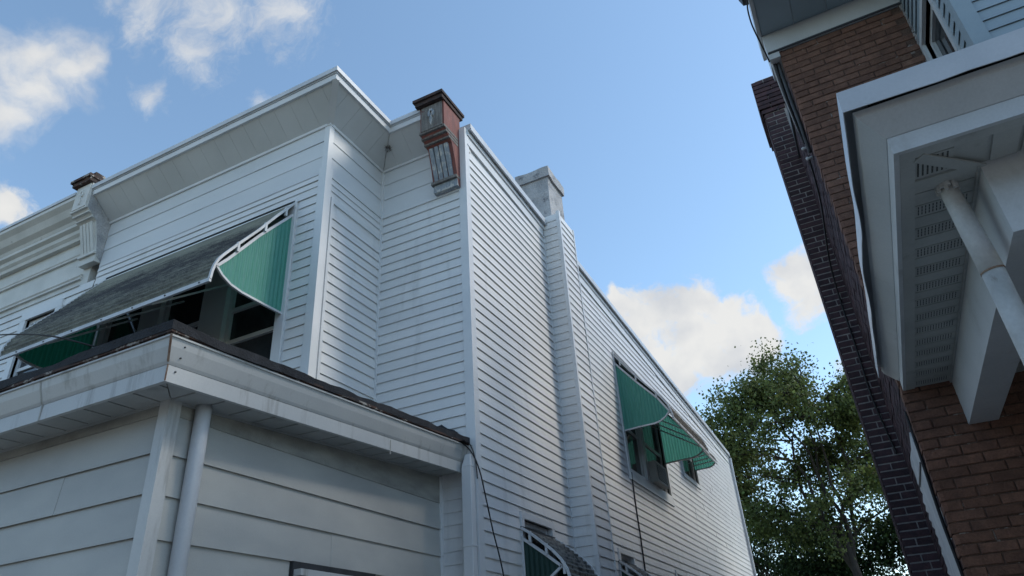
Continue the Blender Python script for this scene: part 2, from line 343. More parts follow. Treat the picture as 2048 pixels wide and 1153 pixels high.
def soffit_panels(parent, path, o0, o1, zf, w, m, gap=.006, th=.006, dz=None, name='soffit_panel', fn_extra=None):
    # zf(o) -> z of the underside; panels run across the eave
    ns, ms = miter(path); dz = dz or [0] * len(path)
    for i in range(len(path) - 1):
        A, B = Vector(path[i]), Vector(path[i + 1]); t = (B - A).normalized(); Ln = (B - A).length
        m0, m1 = ms[i].dot(t), ms[i + 1].dot(t); lo = min(0, m0 * o1); hi = Ln + max(0, m1 * o1)
        s = lo
        while s < hi:
            poly = [(s + gap / 2, o0), (s + w - gap / 2, o0), (s + w - gap / 2, o1), (s + gap / 2, o1)]
            poly = clip_half(poly, lambda p: p[0] - m0 * p[1] - .004); 
            if len(poly) > 2: poly = clip_half(poly, lambda p: Ln + m1 * p[1] - .004 - p[0])
            s += w
            if len(poly) < 3: continue
            ar = abs(sum(poly[k][0] * poly[(k + 1) % len(poly)][1] - poly[(k + 1) % len(poly)][0] * poly[k][1] for k in range(len(poly)))) / 2
            if ar < .0008: continue
            def f3(p, end):
                P = A + t * p[0] + ns[i] * p[1]; f = max(0, min(1, p[0] / Ln))
                return (P.x, P.y, zf(p[1]) + (th if end else 0) + dz[i] * (1 - f) + dz[i + 1] * f)
            o = MB().prism(poly, f3).build(name, m, parent)
def window(parent, wall, a0, a1, z0, z1, frame_m=None, casing=.09, rails=(), mull=(), sill=True, depth=.07, name='window', proud=.028, glass=None, head=True):
    fm = frame_m or TRIM; mb = MB()
    wall.box(mb, a0 - casing, a0, -.03, proud, z0, z1); wall.box(mb, a1, a1 + casing, -.03, proud, z0, z1)
    wall.box(mb, a0 - casing, a1 + casing, -.03, proud + .002, z1, z1 + casing)
    if not sill: wall.box(mb, a0 - casing, a1 + casing, -.03, proud + .002, z0 - casing, z0)
    w = mb.build(name, fm, parent)
    if sill:
        s = MB(); wall.box(s, a0 - casing - .01, a1 + casing + .01, -.03, proud + .03, z0 - .06, z0 + .0); s.build('sill', fm, w)
    edges = [a0] + [x for p in mull for x in p] + [a1]
    for p in mull:
        mm = MB(); wall.box(mm, p[0], p[1], -depth - .02, proud - .006, z0, z1); mm.build('mullion', fm, w)
    for k in range(0, len(edges), 2):
        e0, e1 = edges[k], edges[k + 1]; s = MB(); fw = .045
        wall.box(s, e0, e0 + fw, -depth, -.03, z0, z1); wall.box(s, e1 - fw, e1, -depth, -.03, z0, z1)
        wall.box(s, e0 + fw, e1 - fw, -depth, -.032, z1 - fw, z1); wall.box(s, e0 + fw, e1 - fw, -depth, -.032, z0, z0 + fw)
        for r in rails: wall.box(s, e0 + fw, e1 - fw, -depth, -.036, r - .022, r + .022)
        s.build('sash', fm, w)
        g = MB(); wall.box(g, e0 + fw, e1 - fw, -depth + .004, -depth + .012, z0 + fw, z1 - fw); g.build('pane', glass or GLASS, w)
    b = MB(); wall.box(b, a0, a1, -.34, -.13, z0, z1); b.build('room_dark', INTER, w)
    return w
def corner_post(parent, x, y, sx, sy, z0, z1, w=.07, p=.02, m=None, name='corner_post'):
    # L-shaped trim round an outside corner; sx, sy point to the outside
    o = p; pts = [(x + sx * o, y + sy * o), (x - sx * w, y + sy * o), (x - sx * w, y), (x, y), (x, y - sy * w), (x + sx * o, y - sy * w)]
    return MB().prism(pts, lambda q, e: (q[0], q[1], z1 if e else z0)).build(name, m or TRIM, parent)

# ================================================================== GROUND
tag(MB().box(-400, 400, -300, 500, -1.9, -1.62).build('ground', EARTH), kind='structure')
tag(MB().box(-60, 60, -1.6, 1.6, -1.64, -1.606).build('pavement', CONC), kind='structure')
tag(MB().box(-60, 60, -10.5, -1.75, -1.7, -1.615).build('road', ASPH), kind='structure')
tag(MB().box(-60, 60, -1.75, -1.6, -1.72, -1.60).build('kerb', CONC), kind='structure')
tag(MB().box(-2.95, .40, 1.6, 24, -1.66, -1.602).build('alley_path', CONC), kind='structure')

# ================================================================== WHITE ROWHOUSE (left of the alley)
SX, RY, BX, BY, PX, PY, RE = -3.0, 5.42, -4.143, 4.44, -3.358, 2.527, 19.5   # side, recess, bay side, bay front, porch side, porch front, rear end
EXP = 0.1086
house = empty('white_rowhouse', (-5.5, 10, -H), 'white vinyl-sided rowhouse with stepped front corner and enclosed porch, left of the alley', 'house')
def roof_z(y): return 5.73 - .0438 * (y - 5.36)
wS, wR, wBS, wBF, wPS, wPF = Wall('+X', SX), Wall('-Y', RY), Wall('+X', BX), Wall('-Y', BY), Wall('+X', PX), Wall('-Y', PY)

# --- side wall with its boards
opS = [(10.05, 12.44, 2.60, 4.62), (13.66, 15.02, 3.36, 4.50), (6.23, 7.03, .02, 1.49), (9.05, 9.72, .02, 1.50), (11.78, 12.6, .02, 1.50)]
opS_in = [(10.14, 12.36, 2.68, 4.54), (13.75, 14.93, 3.44, 4.42), (6.29, 6.97, .10, 1.42), (9.11, 9.66, .10, 1.43), (11.84, 12.54, .10, 1.43)]
side = slab(wS, RY + .12, 7.60, -1.0, 5.55, opS_in)
slab(wS, 7.60, 8.12, -1.0, 5.5, [], mb=side)
slab(wS, 8.12, RE, -1.0, 5.05, opS_in, mb=side)
# sloping top strip of the wall
for (p, q, zb) in ((RY + .12, 7.60, 5.55), (7.60, 8.12, 5.5), (8.12, RE, 5.05)):
    side.hexa([(SX - .12, p, zb), (SX, p, zb), (SX, q, zb), (SX - .12, q, zb), (SX - .12, p, roof_z(p)), (SX, p, roof_z(p)), (SX, q, roof_z(q)), (SX - .12, q, roof_z(q))])
side = side.build('side_wall', SIDING, house)
MB().box(SX - .14, SX + .03, RY + .02, RE, -H, -1.0).build('foundation', CONC, house)
def clip_roof(p, q, c0, c1):
    ymax = 5.36 + (5.73 - .205 - (c1 - .03)) / .0438
    return p, min(q, ymax)
z0s = 1.963 - 27 * EXP
ztop = 5.72
siding(side, wS, RY + .05, 7.585, z0s, ztop, EXP, SIDING, openings=opS, clip=clip_roof)
siding(side, wS, 8.15, RE - .05, z0s + .01, 5.50, EXP, SIDING, openings=opS, clip=clip_roof)
# J-trim and frieze strip following the slope of the roof edge
def slope_strip(name, o, za, zb, m, p, q, parent):
    def fn(pp, e):
        y = p if e == 0 else q
        return (SX + pp[0], y, roof_z(y) + pp[1])
    return MB().prism([(o[0], za), (o[1], za), (o[1], zb), (o[0], zb)], fn).build(name, m, parent)
for (p, q) in ((RY + .04, 7.585), (8.15, RE)):
    slope_strip('frieze_strip', (0, .016), -.205, -.075, TRIM, p, q, house)
    slope_strip('trim_channel', (0, .027), -.222, -.203, TRIM, p, q, house)
    slope_strip('under_coping', (0, .034), -.075, .003, TRIM, p, q, house)
    slope_strip('coping', (-.25, .070), .003, .085, COPING, p, q, house)
    slope_strip('coping_lip', (.058, .077), -.016, .012, COPING, p, q, house)
# roof slab
MB().hexa([(-12, RY + .15, roof_z(RY) - .1), (SX - .13, RY + .15, roof_z(RY) - .1), (SX - .13, RE, roof_z(RE) - .1), (-12, RE, roof_z(RE) - .1),
           (-12, RY + .15, roof_z(RY) - .02), (SX - .13, RY + .15, roof_z(RY) - .02), (SX - .13, RE, roof_z(RE) - .02), (-12, RE, roof_z(RE) - .02)]).build('roof', ROOF, house)
MB().box(-12, SX - .005, RE - .1, RE, -H, roof_z(RE)).build('rear_wall', SIDING, house)
corner_post(house, SX, RY, 1, -1, -1.0, 5.735, w=.075, p=.02)
corner_post(house, SX, RE, 1, 1, -1.0, roof_z(RE), w=.07, p=.02)
MB().tube([(SX + .06, RE + .0, roof_z(RE) - .05), (SX + .05, RE + .01, 4.6), (SX + .05, RE + .03, -1.5)], .035).build('downspout', PIPE, house)

# --- chimney breast on the side wall and the stucco stack above it
CX, C0, C1 = -2.742, 7.60, 8.12
MB().box(SX, CX, C0, C1, -1.0, 5.74).build('chimney_breast', SIDING, house)
br = [o for o in house.children if o.name.startswith('chimney_breast')][0]
wCF, wCS = Wall('-Y', C0), Wall('+X', CX)
siding(br, wCF, SX + .014, CX - .018, z0s, 5.76, EXP, SIDING, d=.013)
siding(br, wCS, C0 + .028, C1 - .01, z0s, 5.76, EXP, SIDING)
corner_post(house, CX, C0, 1, -1, -1.0, 5.80, w=.030, p=.018)
corner_post(house, CX, C1, 1, 1, -1.0, 5.77, w=.012, p=.018)
MB().box(SX, SX + .016, C0 - .03, C0 - .001, -1.0, 5.60).build('inside_corner_trim', TRIM, house)
MB().box(SX, SX + .03, C1 + .019, C1 + .045, -1.0, 5.56).build('inside_corner_trim', TRIM, house)
bm = bmesh.new(); bmesh.ops.create_cube(bm, size=1); bmesh.ops.subdivide_edges(bm, edges=bm.edges[:], cuts=7, use_grid_fill=True)
ch = MB()
bm.verts.ensure_lookup_table()
def stucco_box(x0, x1, y0, y1, z0, z1, amp):
    vv = []
    for v in bm.verts:
        p = Vector(((x0 + x1) / 2 + v.co.x * (x1 - x0), (y0 + y1) / 2 + v.co.y * (y1 - y0), (z0 + z1) / 2 + v.co.z * (z1 - z0)))
        p += mnoise.noise_vector(p * 6) * amp; vv.append(tuple(p))
    ch.add(vv, [tuple(v.index for v in f.verts) for f in bm.faces])
stucco_box(-3.355, -2.885, 7.71, 8.25, 5.4, 6.57, .010); stucco_box(-3.385, -2.852, 7.675, 8.285, 6.55, 6.72, .014)
bm.free(); stack = ch.build('chimney_stack', STUCCO, house, smooth=False)

# --- recessed front wall, bay side, bay front
FR = [(5.332, 5.535), (5.112, 5.332), (4.872, 5.112)]
rec = slab(wR, BX, SX, -1.0, 5.73, []).build('recess_wall', SIDING, house)
siding(rec, wR, BX + .02, SX - .075, 1.90, 4.872, EXP, SIDING, zlist=[(4.845 - (k + 1) * EXP, 4.845 - k * EXP) for k in range(27)])
siding(rec, wR, BX + .02, SX - .38, 0, 0, 0, PANEL, d=.010, zlist=FR, name='frieze_panel')
MB().box(BX, SX - .075, RY - .022, RY - .001, 4.843, 4.873).build('trim_channel', TRIM, house)
MB().box(BX + .001, BX + .03, RY - .03, RY - .001, 1.9, 5.54).build('inside_corner_trim', TRIM, house)
bs = MB(); bs.box(BX - .12, BX, BY, RY, 1.9, 5.75); bs = bs.build('bay_side_wall', SIDING, house)
siding(bs, wBS, BY + .13, RY - .03, 0, 0, 0, SIDING, zlist=[(4.47 - (k + 1) * EXP, 4.47 - k * EXP) for k in range(22)])
siding(bs, wBS, BY + .06, RY - .03, 0, 0, 0, SIDING, d=.012, zlist=[(4.60 + k * .085, 4.60 + (k + 1) * .085) for k in range(3)])
siding(bs, wBS, BY + .055, RY - .03, 0, 0, 0, PANEL, d=.010, zlist=FR, name='frieze_panel')
wBS.box(t := MB(), BY + .095, BY + .13, 0, .024, 2.0, 4.60); wBS.box(t, BY + .13, RY - .03, .0, .020, 4.545, 4.60); t.build('trim_channel', TRIM, house)
wBS.box(t := MB(), BY + .05, RY - .03, 0, .018, 4.852, 4.874); t.build('trim_channel', TRIM, house)
BL = -7.72
opB = [(-7.60, -4.465, 2.40, 4.62)]; opB_in = [(-7.50, -4.60, 2.50, 4.53)]
bf = slab(wBF, BL, BX - .001, 1.9, 5.75, opB_in).build('bay_front_wall', SIDING, house)
zl = [(4.72 - (k + 1) * EXP, 4.72 - k * EXP) for k in range(25)] + [(4.72, 4.80), (4.80, 4.872)]
siding(bf, wBF, BL + .01, BX - .06, 0, 0, 0, SIDING, openings=opB, zlist=zl)
siding(bf, wBF, BL + .01, BX - .055, 0, 0, 0, PANEL, d=.010, zlist=FR, name='frieze_panel')
corner_post(house, BX, BY, 1, -1, 1.85, 4.95, w=.075, p=.024); corner_post(house, BX, BY, 1, -1, 4.951, 5.545, w=.055, p=.016)
bw = window(house, wBF, -7.50, -4.60, 2.50, 4.53, casing=.11, rails=(3.56, 3.19), mull=((-7.59 + .22, -7.33 + .0), (-6.66, -6.34), (-5.68, -5.33)), name='bay_window', depth=.08)
# --- cornice of bay and recess: sloping soffit, fascia, roof edge
path = [(BL + .005, BY), (BX, BY), (BX, RY), (-3.375, RY)]
sof = MB(); sweep(sof, path, [(0, 5.575), (.33, 5.845), (.33, 5.86), (0, 5.75)]); sof = sof.build('soffit', SOFFIT, house)
soffit_panels(sof, path, .012, .312, lambda o: 5.545 + o * .262 / .31, .23, SOFFIT, gap=.0025, th=.008)
for nm, prof, mm in (('crown_strip', [(0, 5.525), (.024, 5.525), (.03, 5.552), (.016, 5.56), (0, 5.56)], TRIM),
                     ('fascia', [(.30, 5.797), (.325, 5.797), (.335, 5.855), (.30, 5.855)], TRIM),
                     ('roof_edge', [(.29, 5.856), (.343, 5.862), (.343, 5.873), (.362, 5.876), (.362, 5.935), (-.1, 5.95), (-.1, 5.86)], COPING)):
    sweep(MB(), path, prof).build(nm, mm, house) if nm != 'x' else None
# hip strips at the outside corner
def strip3(a, b, w, n, name, m, parent, th=.01):
    a, b, n = Vector(a), Vector(b), Vector(n).normalized(); t = (b - a).normalized(); s = t.cross(n).normalized() * w / 2
    return MB().hexa([tuple(p) for p in (a - s, a + s, b + s, b - s, a - s + n * th, a + s + n * th, b + s + n * th, b - s + n * th)]).build(name, m, parent)
strip3((BX + .01, BY - .01, 5.545), (BX + .31, BY - .31, 5.802), .07, (.5, -.5, -1), 'hip_strip', TRIM, house)
# bird-torn bit of nest in the inside corner
nb = MB()
for k in range(60):
    c = Vector((BX + .22, RY - .20, 5.70)) + Vector([random.gauss(0, .018) for _ in range(3)]); d = Vector([random.uniform(-1, 1) for _ in range(3)]).normalized() * .03
    nb.tube([tuple(c), tuple(c + d)], .0025, 4)
nb.build('bird_nest', GREYWOOD, None, label='small scrap of twigs stuck in the inside corner of the white cornice', cat='nest')
MB().box(-12, BX + .22, BY - .22, RY + .3, 5.865, 5.925).box(BX + .23, SX - .4, RY - .22, RY + .3, 5.865, 5.925).build('bay_roof', ROOF, house)

# --- the two carved brackets
def bracket(parent, x0, x1, wy, zoff, mats, prefix, capm):
    body, front, flute = mats
    br = MB()
    prof = [(0, 4.87), (.055, 4.87), (.075, 4.93), (.09, 5.0), (.13, 5.2), (.19, 5.40), (.25, 5.44), (.35, 5.535), (.355, 5.91), (0, 5.91)]
    br.prism([(o, z + zoff) for o, z in prof], lambda p, e: (x1 if e else x0, wy - p[0], p[1])); b = br.build(prefix, body, parent)
    w = x1 - x0
    p1 = MB().box(x0 + .02, x1 - .02, wy - .368, wy - .354, 5.545 + zoff, 5.90 + zoff); p1.build('face_board', front, b)
    # step mouldings
    mo = MB()
    for (o, z, h) in ((.345, 5.52, .03), (.30, 5.475, .035), (.245, 5.43, .035)):
        mo.box(x0 - .012, x1 + .004, wy - o - .015, wy - .05, z + zoff, z + h + zoff)
    mo.build('step_moulding', front, b)
    for k in range(4):
        xa = x0 + .03 + k * (w - .06) / 4; xb = xa + (w - .06) / 4 - .014
        MB().hexa([(xa, wy - .10, 5.0 + zoff), (xb, wy - .10, 5.0 + zoff), (xb, wy - .05, 5.0 + zoff), (xa, wy - .05, 5.0 + zoff),
                   (xa, wy - .222, 5.40 + zoff), (xb, wy - .222, 5.40 + zoff), (xb, wy - .15, 5.40 + zoff), (xa, wy - .15, 5.40 + zoff)]).build('flute', flute, b)
    MB().box(x0 - .012, x1 + .003, wy - .115, wy - .001, 4.965 + zoff, 5.0 + zoff).build('foot_moulding', front, b)
    MB().box(x0 + .005, x1 - .003, wy - .085, wy - .001, 4.865 + zoff, 4.964 + zoff).build('foot_block', flute, b)
    # carved drop on the face board
    cx = (x0 + x1) / 2; or_ = MB()
    for (dx, dz, rx, rz) in ((0, -.055, .016, .085), (-.026, .035, .016, .045), (.026, .035, .016, .045), (-.012, .085, .012, .02), (.012, .085, .012, .02)):
        pts = [(cx + dx + rx * math.cos(a), 5.73 + zoff + dz + rz * math.sin(a)) for a in [k * math.pi / 4 for k in range(8)]]
        or_.prism(pts, lambda p, e: (p[0], wy - (.385 if e else .366), p[1]))
    or_.build('carved_drop', flute, b)
    cp = MB().box(x0 - .035, x1 + .015, wy - .415, wy + .05, 5.91 + zoff, 5.965 + zoff); cp.box(x0 - .055, x1 + .03, wy - .44, wy + .07, 5.966 + zoff, 6.005 + zoff)
    cp.hexa([(x0 - .02, wy - .39, 6.006 + zoff), (x1 - .005, wy - .39, 6.006 + zoff), (x1 - .005, wy + .04, 6.006 + zoff), (x0 - .02, wy + .04, 6.006 + zoff),
             (x0 + .1, wy - .30, 6.075 + zoff), (x1 - .05, wy - .30, 6.075 + zoff), (x1 - .05, wy - .1, 6.075 + zoff), (x0 + .1, wy - .1, 6.075 + zoff)])
    cp.box(x1 - .14, x1 - .05, wy - .33, wy - .2, 6.06 + zoff, 6.12 + zoff)
    cp.build('cap', capm, b)
    return b
b1 = bracket(house, -3.37, -3.054, RY, 0, (REDWOOD, GREYWOOD, FLUTE), 'cornice_bracket', DARKWOOD)
b1['label'] = 'weathered bare wood bracket with peeling red side'

# --- porch
porch_ops = [(3.58, 4.46, -1.0, .80)]
pw = slab(wPS, PY, RY - .001, -1.0, 1.80, [(3.66, 4.38, -.5, .72)])
pw = pw.build('porch_side_wall', PORCHP, house)
zl = [(1.237 - k * .2235, 1.237 - (k - 1) * .2235) for k in range(0, 10)]
siding(pw, wPS, PY + .06, RY - .02, 0, 0, 0, PORCHP, d=.018, openings=porch_ops, zlist=zl, name='porch_panel')
fp = MB().prism([(PY + .06, 1.461), (RY - .02, 1.461), (RY - .02, 1.71), (PY + .06, 1.55)], lambda p, e: (PX + (.010 if e else .001), p[0], p[1])).build('frieze_board', DIRTY, pw)
pf = slab(wPF, -11, PX - .001, -1.0, 1.60, []).build('porch_front_wall', PORCHP, house)
siding(pf, wPF, -11, PX - .06, 0, 0, 0, PORCHP, d=.018, zlist=[(a + .01, b + .01) for a, b in zl], name='porch_panel')
MB().box(-11, PX - .03, PY - .012, PY - .001, 1.468, 1.56).build('frieze_board', DIRTY, pf)
corner_post(house, PX, PY, 1, -1, -1.2, 1.56, w=.05, p=.030, m=GUTTER, name='porch_corner_post')
MB().box(PX, PX + .02, RY - .05, RY - .001, -1.0, 1.72).build('inside_corner_trim', TRIM, house)
rt = MB().box(PX, SX - .001, RY - .0005, RY + .1, -1.0, 1.9).build('return_wall', SIDING, house)
siding(rt, wR, PX + .02, SX - .075, 0, 0, 0, SIDING, d=.010, zlist=[(1.70 - (k + 1) * EXP, 1.70 - k * EXP) for k in range(22)])
MB().box(-11, PX + .02, PY - .01, RY, -H, -1.0).build('porch_foundation', CONC, house)
ppath = [(-11, PY), (PX, PY), (PX, RY - .02)]; pdz = [0, 0, .172]
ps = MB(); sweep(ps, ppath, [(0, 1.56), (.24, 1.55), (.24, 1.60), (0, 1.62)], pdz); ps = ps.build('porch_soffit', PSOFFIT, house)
soffit_panels(ps, ppath, .012, .226, lambda o: 1.538 - o * .02, 0.205, PSOFFIT, gap=.016, th=.014, dz=pdz)
sweep(MB(), ppath, [(.0, 1.525), (.02, 1.525), (.02, 1.545), (.0, 1.545)], pdz).build('soffit_trim', PSOFFIT, house)
sweep(MB(), ppath, [(.226, 1.518), (.250, 1.518), (.250, 1.612), (.226, 1.612)], pdz).build('porch_fascia', GUTTER, house)
sweep(MB(), ppath, [(.226, 1.6125), (.252, 1.6135), (.262, 1.63), (.288, 1.70), (.298, 1.745), (.308, 1.747), (.308, 1.757), (.226, 1.757)], pdz).build('porch_gutter', GUTTER, house)
sweep(MB(), ppath, [(.10, 1.7575), (.300, 1.7575), (.304, 1.765), (.316, 1.766), (.316, 1.782), (.10, 1.79)], pdz).build('drip_edge', RUST, house)
# black roofing with a lumpy torn edge
rf = MB(); edge = []
ns_, ms_ = miter(ppath)
def roof_edge_pts():
    pts = []
    for i in range(2):
        A, B = Vector(ppath[i]), Vector(ppath[i + 1]); n = int((B - A).length / .05)
        for k in range(n + (1 if i == 1 else 0)):
            f = k / n; P = A.lerp(B, f) + ms_[i].lerp(ms_[i + 1], f) * .0
            mvec = ns_[i] if .03 < f < .97 else (ms_[i] if f <= .03 else ms_[i + 1])
            if i == 0 and f >= .97: mvec = ns_[0]
            if i == 1 and f <= .03: mvec = ms_[1] if f == 0 else ns_[1]
            z = pdz[i] * (1 - f) + pdz[i + 1] * f
            pts.append((P, mvec, z))
    return pts
E_ = roof_edge_pts(); vsr = []; fsr = []
for k, (P, mv, z) in enumerate(E_):
    j = mnoise.noise(Vector((P.x * 3, P.y * 3, 1.7))) ; j2 = mnoise.noise(Vector((P.x * 9, P.y * 9, 5)))
    o = .319 + .010 * j; h = 1.832 + z + .014 * j + .010 * j2
    Q = P + mv * o; I = P - mv * .4
    lo_ = 1.778 + z + .010 * j2 - .006 * j
    vsr += [(Q.x, Q.y, lo_), (Q.x, Q.y, h), (I.x, I.y, h + .03), (I.x, I.y, lo_)]
for k in range(len(E_) - 1):
    for q in range(4): fsr.append((k * 4 + q, k * 4 + (q + 1) % 4, (k + 1) * 4 + (q + 1) % 4, (k + 1) * 4 + q))
MB().add(vsr, fsr).build('roofing_edge', ROOF, house)
MB().hexa([(-11, PY + .3, 1.62), (PX - .3, PY + .3, 1.62), (PX - .3, RY, 1.80), (-11, RY, 1.80), (-11, PY + .3, 1.85), (PX - .3, PY + .3, 1.85), (PX - .3, RY, 2.02), (-11, RY, 2.02)]).build('porch_roof', ROOF, house)
# torn black flashing lying against the recess wall
fl = MB(); n = 22; vv = []; ff = []
prof_f = [(-3.70, 2.05), (-3.55, 2.17), (-3.46, 2.235), (-3.38, 2.20), (-3.33, 2.215), (-3.27, 2.165), (-3.19, 2.13), (-3.11, 2.05), (-3.04, 1.975), (-2.99, 1.93)]
def zf_(x):
    for (a, za), (b, zb) in zip(prof_f[:-1], prof_f[1:]):
        if a <= x <= b: return za + (zb - za) * (x - a) / (b - a)
    return 1.95
for i in range(n):
    x = -3.69 + .69 * i / (n - 1)
    for j in range(5):
        b = j / 4; w = mnoise.noise(Vector((x * 9, b * 3, 2))) * .02
        vv.append((x, RY - .035 - b * .16 + w, (zf_(x) - .03 + w) * (1 - b) + (1.93 + .02 * w) * b))
for i in range(n - 1):
    for j in range(4): ff.append((i * 5 + j, i * 5 + j + 1, (i + 1) * 5 + j + 1, (i + 1) * 5 + j))
MB().add(vv, ff).build('torn_flashing', BLACK, house, fix=False)
for sx in (-4.15, -6.4):
    sweep(MB(), [(sx, PY), (sx + .012, PY)], [(.2505, 1.519), (.2525, 1.519), (.2545, 1.613), (.2645, 1.629), (.2905, 1.70), (.3005, 1.744), (.298, 1.744), (.288, 1.70), (.262, 1.63), (.252, 1.6135)]).build('gutter_seam', DIRTY, house)
MB().box(PX + .25, PX + .2525, 4.28, 4.29, 1.60, 1.71).build('gutter_seam', DIRTY, house)
# rust and screws on the gutter corner
strip3((PX + .262, PY - .262, 1.62), (PX + .308, PY - .308, 1.755), .012, (1, -1, -.3), 'rust_streak', RUSTS, house, th=.003)
strip3((PX + .2505, PY - .2505, 1.52), (PX + .2515, PY - .2515, 1.612), .008, (1, -1, 0), 'rust_streak', RUSTS, house, th=.003)
for (o, z) in ((.274, 1.66), (.292, 1.72), (.253, 1.585)):
    MB().tube([(PX + o - .004, PY - .20, z), (PX + o + .004, PY - .20, z - .001)], .005, 8).build('rivet', DARKMET, house)
# downspouts
dsx, dsy = PX + .062, 2.705
MB().tube([(dsx, dsy, 1.552), (dsx, dsy, 1.42), (dsx, dsy, -1.3)], .045, 24).build('porch_downspout', PIPE, house, smooth=True)
MB().box(dsx - .06, dsx + .06, dsy - .056, dsy + .056, .25, .27).build('downspout_strap', PIPE, house)
dq = MB(); dq.hexa([(-3.085, RY - .11, -1.3), (-2.992, RY - .11, -1.3), (-2.992, RY - .035, -1.3), (-3.085, RY - .035, -1.3), (-3.085, RY - .11, 1.72), (-2.992, RY - .11, 1.72), (-2.992, RY - .035, 1.72), (-3.085, RY - .035, 1.72)])
dq.hexa([(-3.085, RY - .11, 1.72), (-2.992, RY - .11, 1.72), (-2.992, RY - .035, 1.72), (-3.085, RY - .035, 1.72), (-3.05, RY - .10, 1.83), (-2.998, RY - .10, 1.83), (-2.998, RY - .04, 1.83), (-3.05, RY - .04, 1.83)])
dq.build('box_downspout', TRIM, house, bevel=.004)
MB().box(-3.089, -2.988, RY - .114, RY - .031, 1.05, 1.062).build('downspout_joint', TRIM, house)
window(house, wPS, 3.66, 4.38, -.5, .72, frame_m=DARKMET, casing=.07, rails=(.1,), name='porch_window', sill=True)
t = MB(); wPS.box(t, 3.6, 4.44, .03, .09, .70, .74); t.build('storm_hood', GUTTER, house)

# --- windows on the side wall
wa = window(house, wS, 10.14, 12.36, 2.74, 4.54, casing=.085, rails=(3.45,), mull=((11.02, 11.16),), name='side_window', sill=False)
wS.box(t := MB(), 10.055, 12.445, .0, .034, 2.575, 2.66); t.build('sill', TRIM, wa)
window(house, wS, 13.75, 14.93, 3.44, 4.42, casing=.085, rails=(3.95,), name='side_window', sill=False)
window(house, wS, 6.30, 6.96, .10, 1.42, casing=.06, rails=(.8,), name='side_window')
window(house, wS, 9.12, 9.65, .10, 1.43, casing=.06, rails=(.8,), name='side_window')
window(house, wS, 11.85, 12.53, .10, 1.43, casing=.06, rails=(.8,), name='side_window')

# ================================================================== CREAM NEIGHBOUR (attached, far left)
nb_h = empty('cream_rowhouse', (-10.5, 8, -H), 'attached neighbour with old cream wooden cornice at the far left', 'house')
NL = -14.0
opN_in = [(-8.95, -8.36, 2.55, 4.48), (-11.6, -10.5, 2.55, 4.48)]; opN = [(-9.06, -8.25, 2.45, 4.61), (-11.7, -10.4, 2.45, 4.61)]
nf = slab(wBF, NL, BL - .17, -1.0, 5.75, opN_in).build('front_wall', CREAM, nb_h)
siding(nf, wBF, NL, BL - .01, 0, 0, 0, SIDING, openings=opN, zlist=[(4.70 - (k + 1) * EXP, 4.70 - k * EXP) for k in range(24)])
for (p, q) in ((-8.95, -8.36), (-11.6, -10.5)): window(nb_h, wBF, p, q, 2.55, 4.48, casing=.11, rails=(3.79,), name='front_window')
npath = [(NL, BY), (BL - .30, BY)]
for nm, prof in (('crown_moulding', [(.0, 5.60), (.17, 5.62), (.19, 5.66), (.25, 5.70), (.30, 5.78), (.36, 5.83), (.36, 5.88), (.0, 5.90)]),
                 ('bed_moulding', [(.0, 5.43), (.06, 5.43), (.075, 5.47), (.11, 5.50), (.12, 5.55), (.17, 5.575), (.17, 5.618), (.0, 5.598)]),
                 ('frieze_moulding', [(0, 5.16), (.03, 5.165), (.03, 5.185), (.018, 5.20), (.03, 5.215), (.03, 5.235), (0, 5.24)]),
                 ('lower_moulding', [(0, 4.79), (.03, 4.795), (.03, 4.81), (.018, 4.83), (.035, 4.85), (.03, 4.87), (0, 4.88)]),
                 ('foot_strip', [(0, 4.70), (.022, 4.70), (.022, 4.72), (0, 4.725)])):
    sweep(MB(), npath, prof).build(nm, CREAM, nb_h)
sweep(MB(), npath, [(0, 5.901), (.375, 5.885), (.375, 5.93), (0, 5.95)]).build('roof_edge', COPING, nb_h)
b2 = bracket(nb_h, BL - .305, BL - .003, BY, .075, (CREAM, CREAM, CREAM), 'cornice_bracket', RUST)
MB().prism([(.005, 4.955), (.075, 5.01), (.13, 5.275), (.19, 5.475), (.34, 5.61), (.34, 5.98), (.005, 5.72)], lambda p, e: (BL + (.004 if e else -.001), BY - p[0], p[1])).build('metal_cheek', STUCCO, b2)
MB().box(NL, BL - .17, BY + .12, RE, -1, 5.4).build('house_body', SIDING, nb_h)
MB().box(NL, BL - .17, BY - .3, RE, 5.951, 6.0).build('roof', ROOF, nb_h)

